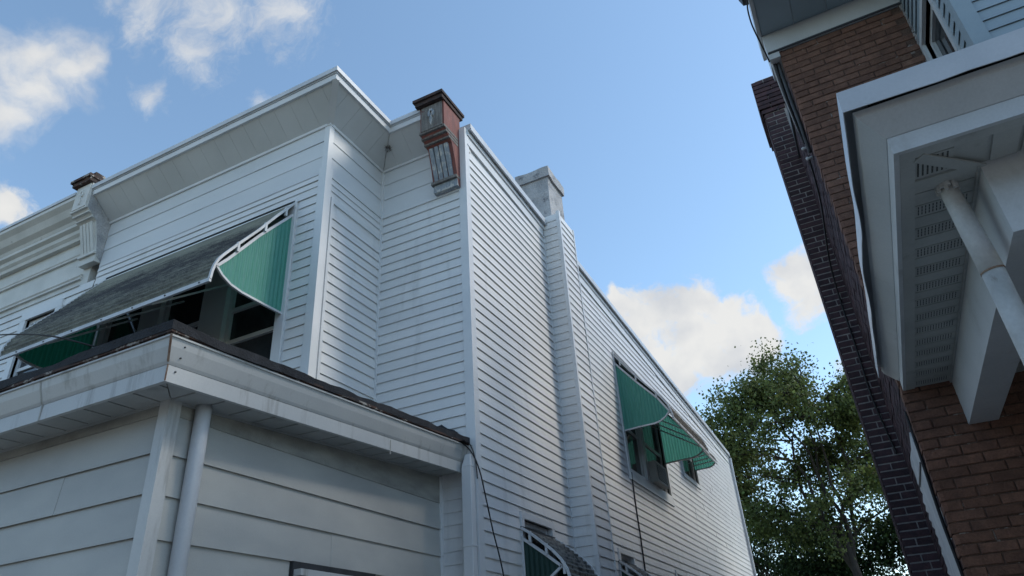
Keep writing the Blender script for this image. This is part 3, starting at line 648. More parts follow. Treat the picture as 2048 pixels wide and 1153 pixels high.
# ================================================================== AWNINGS
def awning(name, label, wall, a0, a1, prof, wing, wing0, wm_near, wm_far, cm, base, near_first=True, group='window awnings', nribs=3, rafter=.016, inset=.0):
    root = empty(name, base, label, 'awning', group)
    # canopy: corrugated sheet following the profile, ridges along its length
    dense = []
    for (p, q) in zip(prof[:-1], prof[1:]):
        n = max(2, int(math.hypot(q[0] - p[0], q[1] - p[1]) / .011))
        dense += [(p[0] + (q[0] - p[0]) * k / n, p[1] + (q[1] - p[1]) * k / n) for k in range(n)]
    dense.append(prof[-1]); L_ = 0; pts = []
    for i, p in enumerate(dense):
        if i: L_ += math.hypot(p[0] - dense[i - 1][0], p[1] - dense[i - 1][1])
        q = dense[min(i + 1, len(dense) - 1)]; r_ = dense[max(i - 1, 0)]; tx, tz = q[0] - r_[0], q[1] - r_[1]; l = math.hypot(tx, tz)
        w = .009 * math.sin(L_ * 2 * math.pi / .058); pts.append((p[0] - tz / l * w, p[1] + tx / l * w))
    mb = MB(); n = len(pts); NA = 12
    for k in range(NA + 1):
        a = a0 + (a1 - a0) * k / NA; sg = .008 * math.sin(k / NA * math.pi)
        mb.v += [wall.pt(a, p[0], p[1] - sg) for p in pts]
    for k in range(NA):
        for i in range(n - 1): mb.f.append((k * n + i, k * n + i + 1, (k + 1) * n + i + 1, (k + 1) * n + i)); mb.t.append(0)
    co = mb.build('canopy', cm, root, smooth=True, fix=False)
    at = co.data.attributes.new('drop', 'FLOAT', 'POINT'); at.data.foreach_set('value', [i / (n - 1) for k in range(NA + 1) for i in range(n)])
    # side wings: corrugated vertical ribs
    for a, wm in ((a0 + inset, wm_near), (a1 - inset, wm_far)):
        top = [p for p in wing if p[2] == 't']; bot = [p for p in wing if p[2] == 'b']
        def zat(lst, o):
            for p, q in zip(lst[:-1], lst[1:]):
                if p[0] <= o <= q[0]: return p[1] + (q[1] - p[1]) * (o - p[0]) / max(1e-6, q[0] - p[0])
            return lst[-1][1] if o > lst[-1][0] else lst[0][1]
        om = top[-1][0]; nn = 90; w = MB()
        for k in range(nn + 1):
            o = .006 + (om - .006) * k / nn; d = .005 * math.sin(o * 2 * math.pi / .05)
            zt, zb = zat(top, o), min(zat(bot, o), zat(top, o) - .001)
            for j in range(5):
                P = wall.pt(a + d, o, zb + (zt - zb) * j / 4); w.v.append(P)
        for k in range(nn):
            for j in range(4): w.f.append((k * 5 + j, k * 5 + j + 1, (k + 1) * 5 + j + 1, (k + 1) * 5 + j)); w.t.append(0)
        pan = w.build('side_wing', wm, root, smooth=True, fix=False)
        e = MB()
        def bar(l, r):
            for p, q in zip(l[:-1], l[1:]):
                dx, dz = q[0] - p[0], q[1] - p[1]; ll = math.hypot(dx, dz); nx, nz = -dz / ll * r, dx / ll * r
                vs = []
                for aa in (a - .011, a + .011):
                    vs += [wall.pt(aa, p[0] + nx, p[1] + nz), wall.pt(aa, q[0] + nx, q[1] + nz), wall.pt(aa, q[0] - nx, q[1] - nz), wall.pt(aa, p[0] - nx, p[1] - nz)]
                e.hexa(vs)
        bar([(p[0], p[1]) for p in top], .013); bar([(p[0], p[1]) for p in bot] , .011)
        e.build('wing_edging', FRAME, pan)
    # white rafters at both ends, front bar, wall bar, clips
    for a in (a0 - .012, a1 + .012):
        rb = MB()
        for p, q in zip(prof[:-1], prof[1:]):
            dx, dz = q[0] - p[0], q[1] - p[1]; ll = math.hypot(dx, dz); nx, nz = -dz / ll * .011, dx / ll * .011; vs = []
            for aa in (a - .012, a + .012):
                vs += [wall.pt(aa, p[0] + nx, p[1] + nz), wall.pt(aa, q[0] + nx, q[1] + nz), wall.pt(aa, q[0] - nx, q[1] - nz), wall.pt(aa, p[0] - nx, p[1] - nz)]
            rb.hexa(vs)
        rb.build('rafter', FRAME, root)
        for f in (.15, .45, .8):
            i = int(f * (len(dense) - 1) * .85); p = dense[i]; c = MB()
            wall.box(c, a - .008, a + .016, p[0] - .012, p[0] + .012, p[1] - .085, p[1] + .016); c.build('clip', FRAME, root)
    t = MB(); wall.box(t, a0 - .02, a1 + .02, prof[-1][0] - .012, prof[-1][0] + .01, prof[-1][1] - .03, prof[-1][1] + .008); fb = t.build('front_bar', FRAME, root)
    t = MB(); wall.box(t, a0 - .02, a1 + .02, .0, .03, prof[0][1] - .012, prof[0][1] + .014); t.build('wall_bar', DARKMET, root)
    k = a0 + .3
    while k < a1:
        t = MB(); wall.box(t, k - .006, k + .006, prof[-1][0] + .010, prof[-1][0] + .016, prof[-1][1] - .016, prof[-1][1] - .004); t.build('bolt', DARKMET, fb); k += .42
    for q in range(1, nribs + 1):
        a = a0 + (a1 - a0) * q / (nribs + 1); rb = MB()
        pr = [(p[0] - .02, p[1] - .02) for p in prof[1:]]
        rb.tube([wall.pt(a, .01, prof[0][1] - .75)] + [wall.pt(a, pr[-1][0], pr[-1][1])], .011, 6); rb.build('inner_strut', FRAME, root)
    return root
PF = [(.012, 4.614), (.25, 4.29), (.45, 4.0), (.65, 3.735), (.77, 3.57), (.815, 3.505), (.845, 3.455), (.872, 3.385), (.888, 3.31), (.895, 3.235)]
WF = [(.0, 4.49, 't'), (.014, 4.461, 't'), (.42, 3.96, 't'), (.736, 3.523, 't'), (.84, 3.395, 't'),
      (.0, 3.282, 'b'), (.18, 3.277, 'b'), (.35, 3.275, 'b'), (.53, 3.274, 'b'), (.665, 3.292, 'b'), (.77, 3.337, 'b'), (.84, 3.394, 'b')]
awning('window_awning', 'wide mildewed awning with bright green side wing over the bay window', wBF, -7.45, -4.53, PF, WF, 0, GREEND, GREEN, CANOPY, (-6, BY, 3.2))
PS = [(.012, 4.60), (.25, 4.24), (.45, 3.985), (.62, 3.77), (.70, 3.655), (.745, 3.575), (.775, 3.49), (.79, 3.42), (.797, 3.36)]
WS = [(.0, 4.46, 't'), (.32, 4.045, 't'), (.61, 3.707, 't'), (.756, 3.47, 't'),
      (.0, 3.313, 'b'), (.27, 3.326, 'b'), (.515, 3.331, 'b'), (.60, 3.352, 'b'), (.676, 3.392, 'b'), (.756, 3.469, 'b')]
awning('window_awning', 'green awning over the paired upper side window with the air conditioner', wS, 10.10, 12.36, PS, WS, 0, GREEN, GREEN, CANOPY2, (SX + .4, 11.2, 3.3))
PB = [(o * .60 + .002, 4.50 - (4.60 - z) * .56) for o, z in PS]; WB = [(o * .60, 4.50 - (4.60 - z) * .60, s) for o, z, s in WS]
awning('window_awning', 'farther green awning over the small rear upper window', wS, 13.72, 14.85, PB, WB, 0, GREEN, GREEN, CANOPY2, (SX + .3, 14.3, 3.5))
PL = [(.02, 1.325), (.12, 1.255), (.21, 1.180), (.32, 1.085), (.40, .995), (.45, .905), (.475, .81), (.485, .68)]
WL = [(.0, 1.245, 't'), (.2, 1.095, 't'), (.395, .94, 't'), (.0, .60, 'b'), (.18, .77, 'b'), (.29, .868, 'b'), (.395, .939, 'b')]
awning('window_awning', 'ragged grey awning with dark green wing on the nearest ground-floor side window', wS, 6.25, 7.0, PL, WL, 0, GREENB, GREENB, CANOPY2, (SX + .3, 6.6, .7), nribs=0)
awning('window_awning', 'ragged grey awning on the ground-floor side window behind the chimney breast', wS, 9.06, 9.70, PL, WL, 0, GREENB, GREENB, CANOPY2, (SX + .3, 9.4, .7), nribs=0)

# ================================================================== AIR CONDITIONER
ac = empty('air_conditioner', (SX + .1, 11.5, 2.74), 'beige window air conditioner in the paired upper side window', 'air conditioner')
t = MB().box(SX - .05, SX + .14, 11.18, 11.80, 2.745, 3.09); t.build('case', ACM, ac, bevel=.008)
MB().box(SX + .141, SX + .146, 11.23, 11.75, 2.79, 3.045).build('grille', SCREEN, ac)
for k in range(9):
    z = 2.80 + k * .028; MB().box(SX + .1465, SX + .151, 11.23, 11.75, z, z + .008).build('grille_bar', ACM, ac)

# ================================================================== CABLES ON THE WHITE HOUSE
def cable(name, pts, r, label, cat='cable', m=None, group=None):
    cv = []; P = [Vector(p) for p in pts]
    for i in range(len(P) - 1):
        p0, p1, p2, p3 = P[max(i - 1, 0)], P[i], P[i + 1], P[min(i + 2, len(P) - 1)]
        for k in range(8):
            t = k / 8; cv.append(.5 * ((2 * p1) + (-p0 + p2) * t + (2 * p0 - 5 * p1 + 4 * p2 - p3) * t * t + (-p0 + 3 * p1 - 3 * p2 + p3) * t ** 3))
    cv.append(P[-1])
    return MB().tube([tuple(p) for p in cv], r, 6).build(name, m or BLACK, None, smooth=True, label=label, cat=cat, group=group)
cable('wall_cable', [(SX + .03, 10.12, 2.68), (SX + .022, 10.12, 2.2), (SX + .026, 10.115, 1.8), (SX + .022, 10.118, 1.3), (SX + .024, 10.11, .4), (SX + .02, 10.11, -.6)], .011, 'straight black cable running down below the paired side window')
cable('hanging_cable', [(-3.55, 5.05, 2.02), (-3.30, 5.12, 2.03), (-3.10, 5.24, 1.96), (-3.0, 5.33, 1.86), (-2.955, 5.40, 1.70), (-2.94, 5.48, 1.45), (-2.94, 5.58, 1.2), (-2.93, 5.70, .9), (-2.93, 5.8, .5), (-2.95, 5.9, -.3)], .0065, 'thin black cable hanging over the end of the porch gutter')
cable('loose_wire', [(-3.08, 5.40, 1.98), (-3.02, 5.36, 1.93), (-2.985, 5.36, 1.85), (-2.975, 5.38, 1.75), (-2.975, 5.40, 1.62)], .005, 'short curl of wire at the rusty end of the porch gutter')
cable('service_wire', [(-9.5, 3.2, 3.72), (-7.0, 3.3, 3.28), (-5.9, 3.5, 2.95), (-5.2, 4.3, 2.60)], .008, 'dark wire sagging across the front of the mildewed awning')

# ================================================================== BRICK ROWHOUSE (right of the alley)
FX, FY = .445, 5.45
bh = empty('brick_rowhouse', (3.2, 9, -H), 'brown brick rowhouse with covered porch and side chimney, right of the alley', 'house')
wF, wSd = Wall('-Y', FY), Wall('-X', FX)
CRS, BLEN, JT = .0677, .2135, .0095
opF_in = [(2.2, 3.6, -.9, 1.1)]
fw = slab(wF, FX, 6.5, -1.6, 5.09, opF_in, thick=.2); fw = fw.build('front_wall', MORTAR, bh)
opW = [(5.66, 6.26, -1.0, 1.40)]
sw = MB().box(FX, FX + .2, FY + .2, 18, -1.6, 5.3).build('side_wall', CMORTAR, bh)
MB().box(FX + .2, 6.5, FY + .2, 18, 4.9, 5.9).box(FX + .2, 6.5, FY - .35, FY + .19, 5.561, 6.0).build('roof_and_shade_block', ROOF, bh)  # front block is unseen, added above the cornice to shade the white porch
MB().box(FX - .03, FX + .25, FY + .1, 18, 5.3, 5.36).build('parapet_cap', DARKMET, bh)
MB().box(6.3, 6.5, FY + .2, 18, -1.6, 4.9).build('party_wall', MORTAR, bh)
# shared brick mesh
def brick_mesh(name, l, w, h, m):
    me = bpy.data.meshes.new(name); b = MB().box(-l / 2, l / 2, -w, 0, -h / 2, h / 2)
    bm = bmesh.new(); tm = bpy.data.meshes.new('t'); tm.from_pydata(b.v, [], b.f); bm.from_mesh(tm); bmesh.ops.recalc_face_normals(bm, faces=bm.faces[:]); bmesh.ops.bevel(bm, geom=[e for e in bm.edges if all(v.co.y < -w / 2 for v in e.verts)], offset=.004, segments=1, affect='EDGES'); bm.to_mesh(me); bm.free()
    me.materials.append(m); return me
bm_full = brick_mesh('brick_stretcher', BLEN - JT, .02, CRS - JT, BRICK); bm_tan = brick_mesh('brick_tan', BLEN - JT, .02, CRS - JT, BRICKT)
bm_half = brick_mesh('brick_half', BLEN / 2 - JT, .02, CRS - JT, BRICK)
def project(p):
    c = Vector((right.dot(p), down.dot(p), fwd.dot(p)))
    return (1024 + 1399.7 * c.x / c.z, 576.5 + 1399.7 * c.y / c.z) if c.z > 0 else (-1, -1)
def hidden_by_porch(p):
    t = 1.80 / p.z if p.z > .01 else 9
    if t < 1:
        q = p * t
        if q.x > .36 and q.y > 2.42: return True
    t = 1.60 / p.z if p.z > .01 else 9
    return False
TANX, TANZ = .51, 3.834
shown = []; rest = []
k = 0; z = -1.55
while z + CRS < 5.09:
    off = (k % 2) * BLEN / 2; x = FX
    while x < 6.4:
        first = x == FX
        l = BLEN / 2 if (first and k % 2) else BLEN
        c = Vector((x + l / 2, FY, z + CRS / 2)); x += l
        if any(o[0] - .05 < c.x < o[1] + .05 and o[2] < c.z < o[3] for o in opF_in): continue
        if c.x > 1.50 and c.z > 2.4 and c.x < 4.4: continue
        px = project(c)
        vis = -40 < px[0] < 2090 and -40 < px[1] < 1200 and not hidden_by_porch(c)
        (shown if vis else rest).append((c, l))
    z += CRS; k += 1
shown.sort(key=lambda t: t[0].length)
for i, (c, l) in enumerate(shown):
    if i >= 300: rest.append((c, l)); continue
    me = bm_half if l < BLEN * .8 else (bm_tan if (abs(c.x - TANX) < .107 and abs(c.z - TANZ) < .034) else bm_full)
    o = bpy.data.objects.new('brick', me); COL.objects.link(o)
    place(o, fw, (c.x + random.uniform(-.002, .002), FY + .012 + random.uniform(-.003, .002), c.z + H + random.uniform(-.0015, .0015)))
    o.rotation_euler = (random.uniform(-.012, .012), random.uniform(-.008, .008), random.uniform(-.008, .008))
rb = MB()
for c, l in rest:
    rb.box(c.x - l / 2 + JT / 2, c.x + l / 2 - JT / 2, FY - .009 + random.uniform(-.002, .002), FY + .02, c.z - CRS / 2 + JT / 2, c.z + CRS / 2 - JT / 2, tone=random.random())
rb.build('brickwork', BRICK, fw, kind='stuff', fix=False)
# corner return bricks and the rest of the side wall (seen along its length)
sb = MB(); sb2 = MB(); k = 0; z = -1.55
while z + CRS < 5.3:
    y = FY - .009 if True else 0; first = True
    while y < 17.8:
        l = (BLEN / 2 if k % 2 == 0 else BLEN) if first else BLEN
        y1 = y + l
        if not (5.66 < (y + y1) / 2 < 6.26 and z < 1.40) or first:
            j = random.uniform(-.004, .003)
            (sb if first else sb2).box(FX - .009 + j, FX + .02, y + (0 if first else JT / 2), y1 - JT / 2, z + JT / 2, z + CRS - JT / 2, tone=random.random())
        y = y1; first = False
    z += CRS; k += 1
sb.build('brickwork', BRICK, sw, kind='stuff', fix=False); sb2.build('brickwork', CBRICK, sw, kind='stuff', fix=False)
# white parged patch with a ragged edge where the bricks break off
pts = [(5.63, -1.5)]; z = -1.5
L_ = []; 
z = -1.5
while z < 1.36:
    L_.append((6.62 + random.uniform(-.16, .02), z)); L_.append((6.62 + random.uniform(.0, .18), z + .05)); z += CRS
R_ = [(5.64 + random.uniform(-.02, .05), zz) for zz in [x / 10 for x in range(-15, 14)]]
poly = R_ + [(5.75, 1.44), (6.1, 1.40), (6.5, 1.43)] + L_[::-1]
MB().prism(poly, lambda p, e: (FX - (.026 if e else -.01), p[0], p[1])).build('parging_patch', PATCH, sw)
MB().box(FX - .034, FX - .0262, 5.66, 6.5, 1.19, 1.205).build('nail_strip', DARKMET, sw)
# chimney on the side wall
chm = MB().box(.20, FX + .02, 7.506, 8.3, -1.6, 6.66).build('side_chimney', CMORTAR, bh)
cw_full = brick_mesh('chimney_stretcher', .118, .02, CRS - .011, CBRICK)
cx0, cx1 = .192, FX - .004; wd = cx1 - cx0
k = 0; z = -1.55; nvis = 0; crest = MB()
while z + CRS < 6.68:
    top = 6.18 < z + CRS; ex = .035 if top else (.018 if z > 6.05 else 0)
    a0, a1 = cx0 - ex, cx1 + (ex if z > 5.35 else 0)
    spl = [(a0, a1)] if k % 2 else [(a0, a0 + (a1 - a0) * .46), (a0 + (a1 - a0) * .46, a1)]
    if k % 5 == 3: spl = [(a0, a0 + (a1 - a0) * .68), (a0 + (a1 - a0) * .68, a1)]
    for (p, q) in spl:
        mb = MB().box(p + .004, q - .007, 7.50 - ex + random.uniform(-.003, .003), 7.53, z + .007, z + CRS - .007, tone=0)
        if project(Vector(((p + q) / 2, 7.5, z)))[1] < 1180: mb.build('brick', CBRICK, chm, fix=False)
        else: crest.box(p + .004, q - .005, 7.50, 7.53, z + .007, z + CRS - .007, tone=random.random())
    y = 7.50 - ex
    while y < 8.28:                                # left flank and far flank
        crest.box(a0 - .003, a0 + .03, y + .001, min(y + .2, 8.3), z + .007, z + CRS - .007, tone=random.random()); y += .2135
    if ex: crest.box(a0 + .03, a1 - .005, 7.56, 8.3, z + .007, z + CRS - .007, tone=random.random())
    z += CRS; k += 1
crest.build('brickwork', CBRICK, chm, kind='stuff', fix=False)
MB().box(.21, FX + .1, 7.53, 8.3, 6.655, 6.70).build('chimney_cap', CMORTAR, chm)

# --- cornice: frieze board, boxed return, soffit panels, gutter
MB().box(.335, 1.50, FY - .028, FY - .0005, 5.092, 5.34).build('frieze_board', RTRIM, bh)
MB().box(4.4, 6.5, FY - .028, FY - .0005, 5.092, 5.34).build('frieze_board', RTRIM, bh)
MB().box(.333, FX - .012, FY - .027, FY + .28, 5.02, 5.338).build('boxed_return', RTRIM, bh)
MB().box(.337, 1.5, FY - .036, FY - .0285, 5.086, 5.108).build('drip_strip', DARKMET, bh)
sof2 = MB().box(.33, 6.5, 4.72, FY + .2, 5.352, 5.40).build('cornice_soffit', RTRIM, bh)
x = .335
while x < 6.4:
    MB().box(x + .003, min(x + .297, 6.5), 4.73, FY - .03, 5.341, 5.3515).build('soffit_panel', BLUES, sof2); x += .30
MB().box(.30, .332, 4.70, FY + .3, 5.335, 5.52).build('rake_fascia', RTRIM, bh)
MB().box(.30, 6.5, 4.66, 4.70, 5.335, 5.52).build('front_fascia', RTRIM, bh)
gt = MB(); sweep(gt, [(.30, 5.05), (.30, 4.66), (6.5, 4.66)], [(0, 5.42), (.05, 5.43), (.075, 5.52), (0, 5.52)]); gt.build('cornice_gutter', DARKMET, bh)
MB().box(.31, 6.5, 4.67, FY + .4, 5.521, 5.56).build('cornice_roof', ROOF, bh)

# --- blue-grey sided bay over the porch
byX0, byX1, byY = 1.502, 4.4, 4.42
wBy, wByF = Wall('-X', byX0), Wall('-Y', byY)
op1_in = [(4.74, 5.36, 2.65, 4.50)]; op1 = [(4.68, 5.41, 2.56, 4.57)]
bys = slab(wBy, byY, FY, 2.2, 5.34, op1_in).build('bay_side_wall', BLUES, bh)
siding(bys, wBy, byY + .07, FY - .012, 2.25, 5.33, .098, BLUES, openings=op1)
op2_in = [(2.06, 3.8, 2.65, 4.50)]; op2 = [(1.99, 3.87, 2.56, 4.57)]
byf = slab(wByF, byX0 + .001, byX1, 2.2, 5.34, op2_in).build('bay_front_wall', BLUES, bh)
siding(byf, wByF, byX0 + .07, byX1, 2.25, 5.33, .098, BLUES, openings=op2)
corner_post(bh, byX0, byY, -1, -1, 2.2, 5.338, w=.085, p=.022, m=BLUES, name='bay_corner_post')
window(bh, wBy, 4.74, 5.36, 2.65, 4.50, frame_m=RTRIM, casing=.055, rails=(3.6,), name='bay_window')
window(bh, wByF, 2.06, 3.8, 2.65, 4.50, frame_m=RTRIM, casing=.065, rails=(3.6,), mull=((2.85, 3.0),), name='bay_window')
MB().box(byX0 + .12, byX1, byY + .12, FY, 2.1, 2.2).build('bay_floor', RTRIM, bh)
ml = MB()                                             # squeezed-out mortar where the bay meets the brick
for i in range(40):
    z = 3.9 + i * .03 + random.uniform(-.01, .01); r_ = random.uniform(.006, .016); c = (byX0 - random.uniform(.006, .02), FY - .012, z)
    ml.box(c[0] - r_, byX0 + .004, FY - .02 - r_ * .5, FY - .001, z - .018, z + .02)
ml.build('mortar_smear', CMORTAR, bh, bevel=.003)

# --- porch roof of the brick house
qp = [(.45, FY - .002), (.45, 2.508), (6.5, 2.508)]
MB().hexa([(.47, 2.53, 1.70), (6.5, 2.53, 1.70), (6.5, FY, 1.70), (.47, FY, 1.70), (.47, 2.53, 1.85), (6.5, 2.53, 1.85), (6.5, FY, 2.15), (.47, FY, 2.15)]).build('porch_roof', ROOF, bh)
sweep(MB(), qp, [(-.02, 1.655), (.0, 1.655), (.0, 1.729), (-.02, 1.729)]).build('porch_fascia', RTRIM, bh)
sweep(MB(), qp, [(-.02, 1.7295), (.003, 1.7305), (.078, 1.806), (.089, 1.832), (.082, 1.834), (.07, 1.815), (.01, 1.755), (-.02, 1.755)]).build('porch_gutter', RTRIM, bh)
# roof edge metal, bent and wavy, standing off the gutter
de = MB(); vv = []; ff = []; pl = []
for i in range(60):
    f = i / 59; pl.append((Vector((.45, FY - .02 - f * (FY - .02 - 2.508))), Vector((-1, 0)) if i < 59 else Vector((-1, -1)), f))
for i in range(1, 60):
    f = i / 59; pl.append((Vector((.45 + f * 6, 2.508)), Vector((0, -1)), 1))
for i, (P, mv, f) in enumerate(pl):
    w = mnoise.noise(Vector((P.x * 2, P.y * 2, 0))) * .010; w2 = mnoise.noise(Vector((P.x * 7, P.y * 7, 3))) * .006
    o = .116 + w * .8; zt = 1.925 - .06 * (1 - f) ; zb = 1.822 - .045 * (1 - f) + w2 + w * .6
    A, B, C = P + mv * (o + .003), P + mv * (o + .006 + w * .5), P - mv * .1
    vv += [(B.x, B.y, zb), (A.x, A.y, zt), (C.x, C.y, zt + .02), ((C.x), (C.y), zt - .0), ((A - mv * .004).x, (A - mv * .004).y, zt - .006), ((B - mv * .004).x, (B - mv * .004).y, zb)]
for i in range(len(pl) - 1):
    for q in range(6): ff.append((i * 6 + q, i * 6 + (q + 1) % 6, (i + 1) * 6 + (q + 1) % 6, (i + 1) * 6 + q))
MB().add(vv, ff).build('roof_edge_flashing', COPING, bh)
sweep(MB(), qp, [(-.02, 1.765), (.015, 1.765), (.02, 1.90), (-.02, 1.90)]).build('sub_fascia', BLACK, bh)
# soffit: J channel, plain and perforated panels
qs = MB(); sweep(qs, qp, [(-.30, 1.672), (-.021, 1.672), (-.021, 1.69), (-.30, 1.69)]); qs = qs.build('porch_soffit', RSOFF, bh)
sweep(MB(), qp, [(-.075, 1.656), (-.021, 1.656), (-.021, 1.6715), (-.075, 1.6715)]).build('soffit_channel', RSOFF, bh)
def vent_panel(x0, x1, y0, y1, zz, along, vented):
    o = MB().box(x0, x1, y0, y1, zz, zz + .009).build('soffit_panel', RSOFF, qs)
    if vented:
        h = MB(); 
        if along == 'y':
            y = y0 + .012; 
            nx = 14
            for i in range(nx):
                xa = x0 + .012 + (x1 - x0 - .024) * i / nx
                for j in range(3):
                    ya = y0 + .008 + (y1 - y0 - .016) * j / 3
                    h.box(xa, xa + .004, ya, ya + (y1 - y0) / 3 - .012, zz - .0012, zz + .0004)
        else:
            for i in range(7):
                for j in range(12):
                    xa = x0 + .008 + (x1 - x0 - .016) * i / 7; ya = y0 + .01 + (y1 - y0 - .02) * j / 12
                    h.box(xa, xa + (x1 - x0) / 7 * .34, ya, ya + .007, zz - .0012, zz + .0004)
        h.build('vent_slots', HOLE, o, kind='stuff', fix=False)
y = 2.86; k = 0
while y < FY - .03:
    w = .098; y1 = min(y + w - .008, FY - .012)
    vent_panel(.525, .745, y, y1, 1.662, 'y', k % 2 == 1); y += w; k += 1
vent_panel(.525, .66, 2.60, 2.74, 1.662, 'x', True); vent_panel(.525, .745, 2.762, 2.852, 1.662, 'y', False)
x = .79; k = 0
while x < 4:
    vent_panel(x, x + .09, 2.585, 2.765, 1.662, 'x', k % 2 == 1); x += .105; k += 1
strip3((.535, 2.585, 1.659), (.76, 2.79, 1.659), .05, (0, 0, -1), 'diagonal_trim', RSOFF, bh, th=.008)
# beam boxed in white, ceiling, column
MB().box(.755, .93, 2.775, FY - .003, 1.345, 1.6715).build('porch_beam', RTRIM, bh)
MB().box(.9305, 6.5, 2.775, 2.95, 1.345, 1.6715).build('porch_beam', RTRIM, bh)
MB().box(.743, .754, 2.763, FY - .003, 1.648, 1.6715).build('beam_moulding', RSOFF, bh)
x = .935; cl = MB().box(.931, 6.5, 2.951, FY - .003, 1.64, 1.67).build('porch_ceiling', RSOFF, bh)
y = 2.955
while y < FY - .02:
    MB().box(.932, 4.5, y, min(y + .092, FY - .006), 1.628, 1.6395).build('ceiling_board', RSOFF, cl); y += .1
for cx in (1.05, 5.5):
    MB().tube([(cx, 2.86, -.079), (cx, 2.86, .05), (cx, 2.86, 1.2), (cx, 2.86, 1.344)], [.10, .085, .075, .10], 20).build('porch_column', RTRIM, bh, smooth=True)
MB().box(.5, 6.5, 2.5, FY - .01, -1.6, -1.1).build('porch_deck', CONC, bh)
MB().box(.62, .84, 2.70, FY - .01, -1.1, -.15).box(.841, 6.5, 2.70, 2.92, -1.1, -.15).build('bounce_block_parapet', BRICK, bh)  # unseen knee wall, added to keep ground bounce off the brick under the porch
MB().box(.58, .88, 2.66, FY - .01, -.149, -.08).box(.881, 6.5, 2.66, 2.96, -.149, -.08).build('bounce_block_coping', CONC, bh)  # coping of the added light-blocking knee wall
window(bh, wF, 2.2, 3.6, -.9, 1.1, frame_m=RTRIM, casing=.09, rails=(.1,), mull=((2.85, 2.95),), name='porch_window')
# downspout inside the eave: elbow, joint band, lower pipe
dp = empty('porch_downspout', (.70, 2.95, -H), 'old white painted downspout with a rusty joint under the brick house porch eave', 'downspout')
MB().tube([(.64, 2.86, 1.69), (.648, 2.872, 1.60), (.66, 2.89, 1.45), (.672, 2.905, 1.27)], [.03, .036, .040, .042], 20).build('upper_pipe', OLDPIPE, dp, smooth=True)
MB().tube([(.672, 2.905, 1.274), (.6725, 2.9055, 1.267)], .0425, 20).build('joint_band', RUSTS, dp, smooth=True)
MB().tube([(.673, 2.906, 1.275), (.677, 2.908, .8), (.679, 2.91, -.2), (.68, 2.91, -1.3)], .0405, 20).build('lower_pipe', OLDPIPE, dp, smooth=True)
gd = MB()
for k in range(26):
    a = random.uniform(0, 6.28); gd.box(*[c for c in sum([[.64 + .036 * math.cos(a) - .006, .64 + .036 * math.cos(a) + .006], [2.86 + .036 * math.sin(a) - .006, 2.86 + .036 * math.sin(a) + .006], [1.625 + random.uniform(0, .03), 1.668]], [])])
gd.build('foam_collar', OLDPIPE, dp)

# ================================================================== CABLES ON THE BRICK HOUSE
cable('conduit_cable', [(.40, FY + .06, 5.02), (.405, FY + .12, 4.7), (.415, FY + .20, 4.35), (.42, FY + .30, 4.08)], .017, 'thick black cable hanging from the boxed cornice return of the brick house', m=DARKMET, group='cables at the brick cornice')
cable('conduit_cable', [(.37, FY + .05, 5.02), (.375, FY + .16, 4.75), (.39, FY + .30, 4.5), (.41, FY + .42, 4.28)], .013, 'second black cable beside the thick one under the brick cornice return', m=BLACK, group='cables at the brick cornice')
cable('conduit_cable', [(.345, FY + .03, 5.02), (.36, FY + .22, 4.8), (.385, FY + .40, 4.62), (.405, FY + .50, 4.45)], .008, 'thinnest pale cable under the brick cornice return', m=PIPE, group='cables at the brick cornice')
cable('loop_wire', [(.30, 4.93, 5.38), (.272, 4.98, 5.30), (.268, 5.08, 5.20), (.29, 5.22, 5.12), (.315, 5.36, 5.06), (.33, 5.46, 5.03)], .007, 'looped wire hooked from the upper gutter to the cornice corner')
for (p, lab) in (((.40, FY + .33, 4.05), 'lower white porcelain insulator on the brick side wall'), ((.40, FY + .44, 4.25), 'upper white porcelain insulator on the brick side wall')):
    MB().tube([(p[0] - .03, p[1], p[2]), (p[0] - .015, p[1], p[2]), (p[0], p[1], p[2]), (p[0] + .03, p[1], p[2])], [.010, .017, .012, .012], 10).build('insulator', PATCH, None, smooth=True, label=lab, cat='insulator', group='insulators on the brick side wall')
cable('chimney_cable', [(.40, FY + .36, 4.1), (.405, 6.3, 3.9), (.36, 7.2, 3.75), (.345, 7.48, 3.4), (.342, 7.482, 2.8), (.335, 7.48, 2.3), (.36, 7.482, 1.95), (.385, 7.48, 1.7)], .010, 'dark cable running down the face of the side chimney')
cable('corner_cable', [(.43, FY + .14, 1.55), (.425, FY + .13, 1.2), (.42, FY + .16, .8), (.425, FY + .15, .4), (.42, FY + .14, -.4)], .011, 'black cable running down beside the white parged patch')

# ================================================================== HOUSES ACROSS THE STREET (unseen behind the camera, added to block low sky light)
for i, (x0, x1, hh, lab) in enumerate(((-16, -6.3, 5.2, 'unseen brick rowhouse added across the street to block low sky, behind the viewer on the left'), (-5.7, 4.2, 4.9, 'unseen brick rowhouse added across the street to block low sky, directly behind the viewer'), (4.8, 15, 5.4, 'unseen brick rowhouse added across the street to block low sky, behind the viewer on the right'))):
    oh = empty('sky_block_house', ((x0 + x1) / 2, -14, -H), lab, 'house', 'added sky-blocking rowhouses across the street')
    MB().box(x0, x1, -20, -12, -H, hh).build('wall', BRICK, oh)
    MB().box(x0 - .15, x1 + .15, -20.2, -11.7, hh, hh + .3).build('roof', ROOF, oh)
    for k in range(4):
        xc = x0 + (k + .5) * (x1 - x0) / 4
        for (za, zb) in ((-.3, 1.5), (2.9, 4.6)):
            f = MB().box(xc - .6, xc + .6, -12, -11.94, za - .1, zb + .1).build('window', RTRIM, oh)
            MB().box(xc - .5, xc + .5, -11.94, -11.93, za, zb).build('pane', GLASS, f)

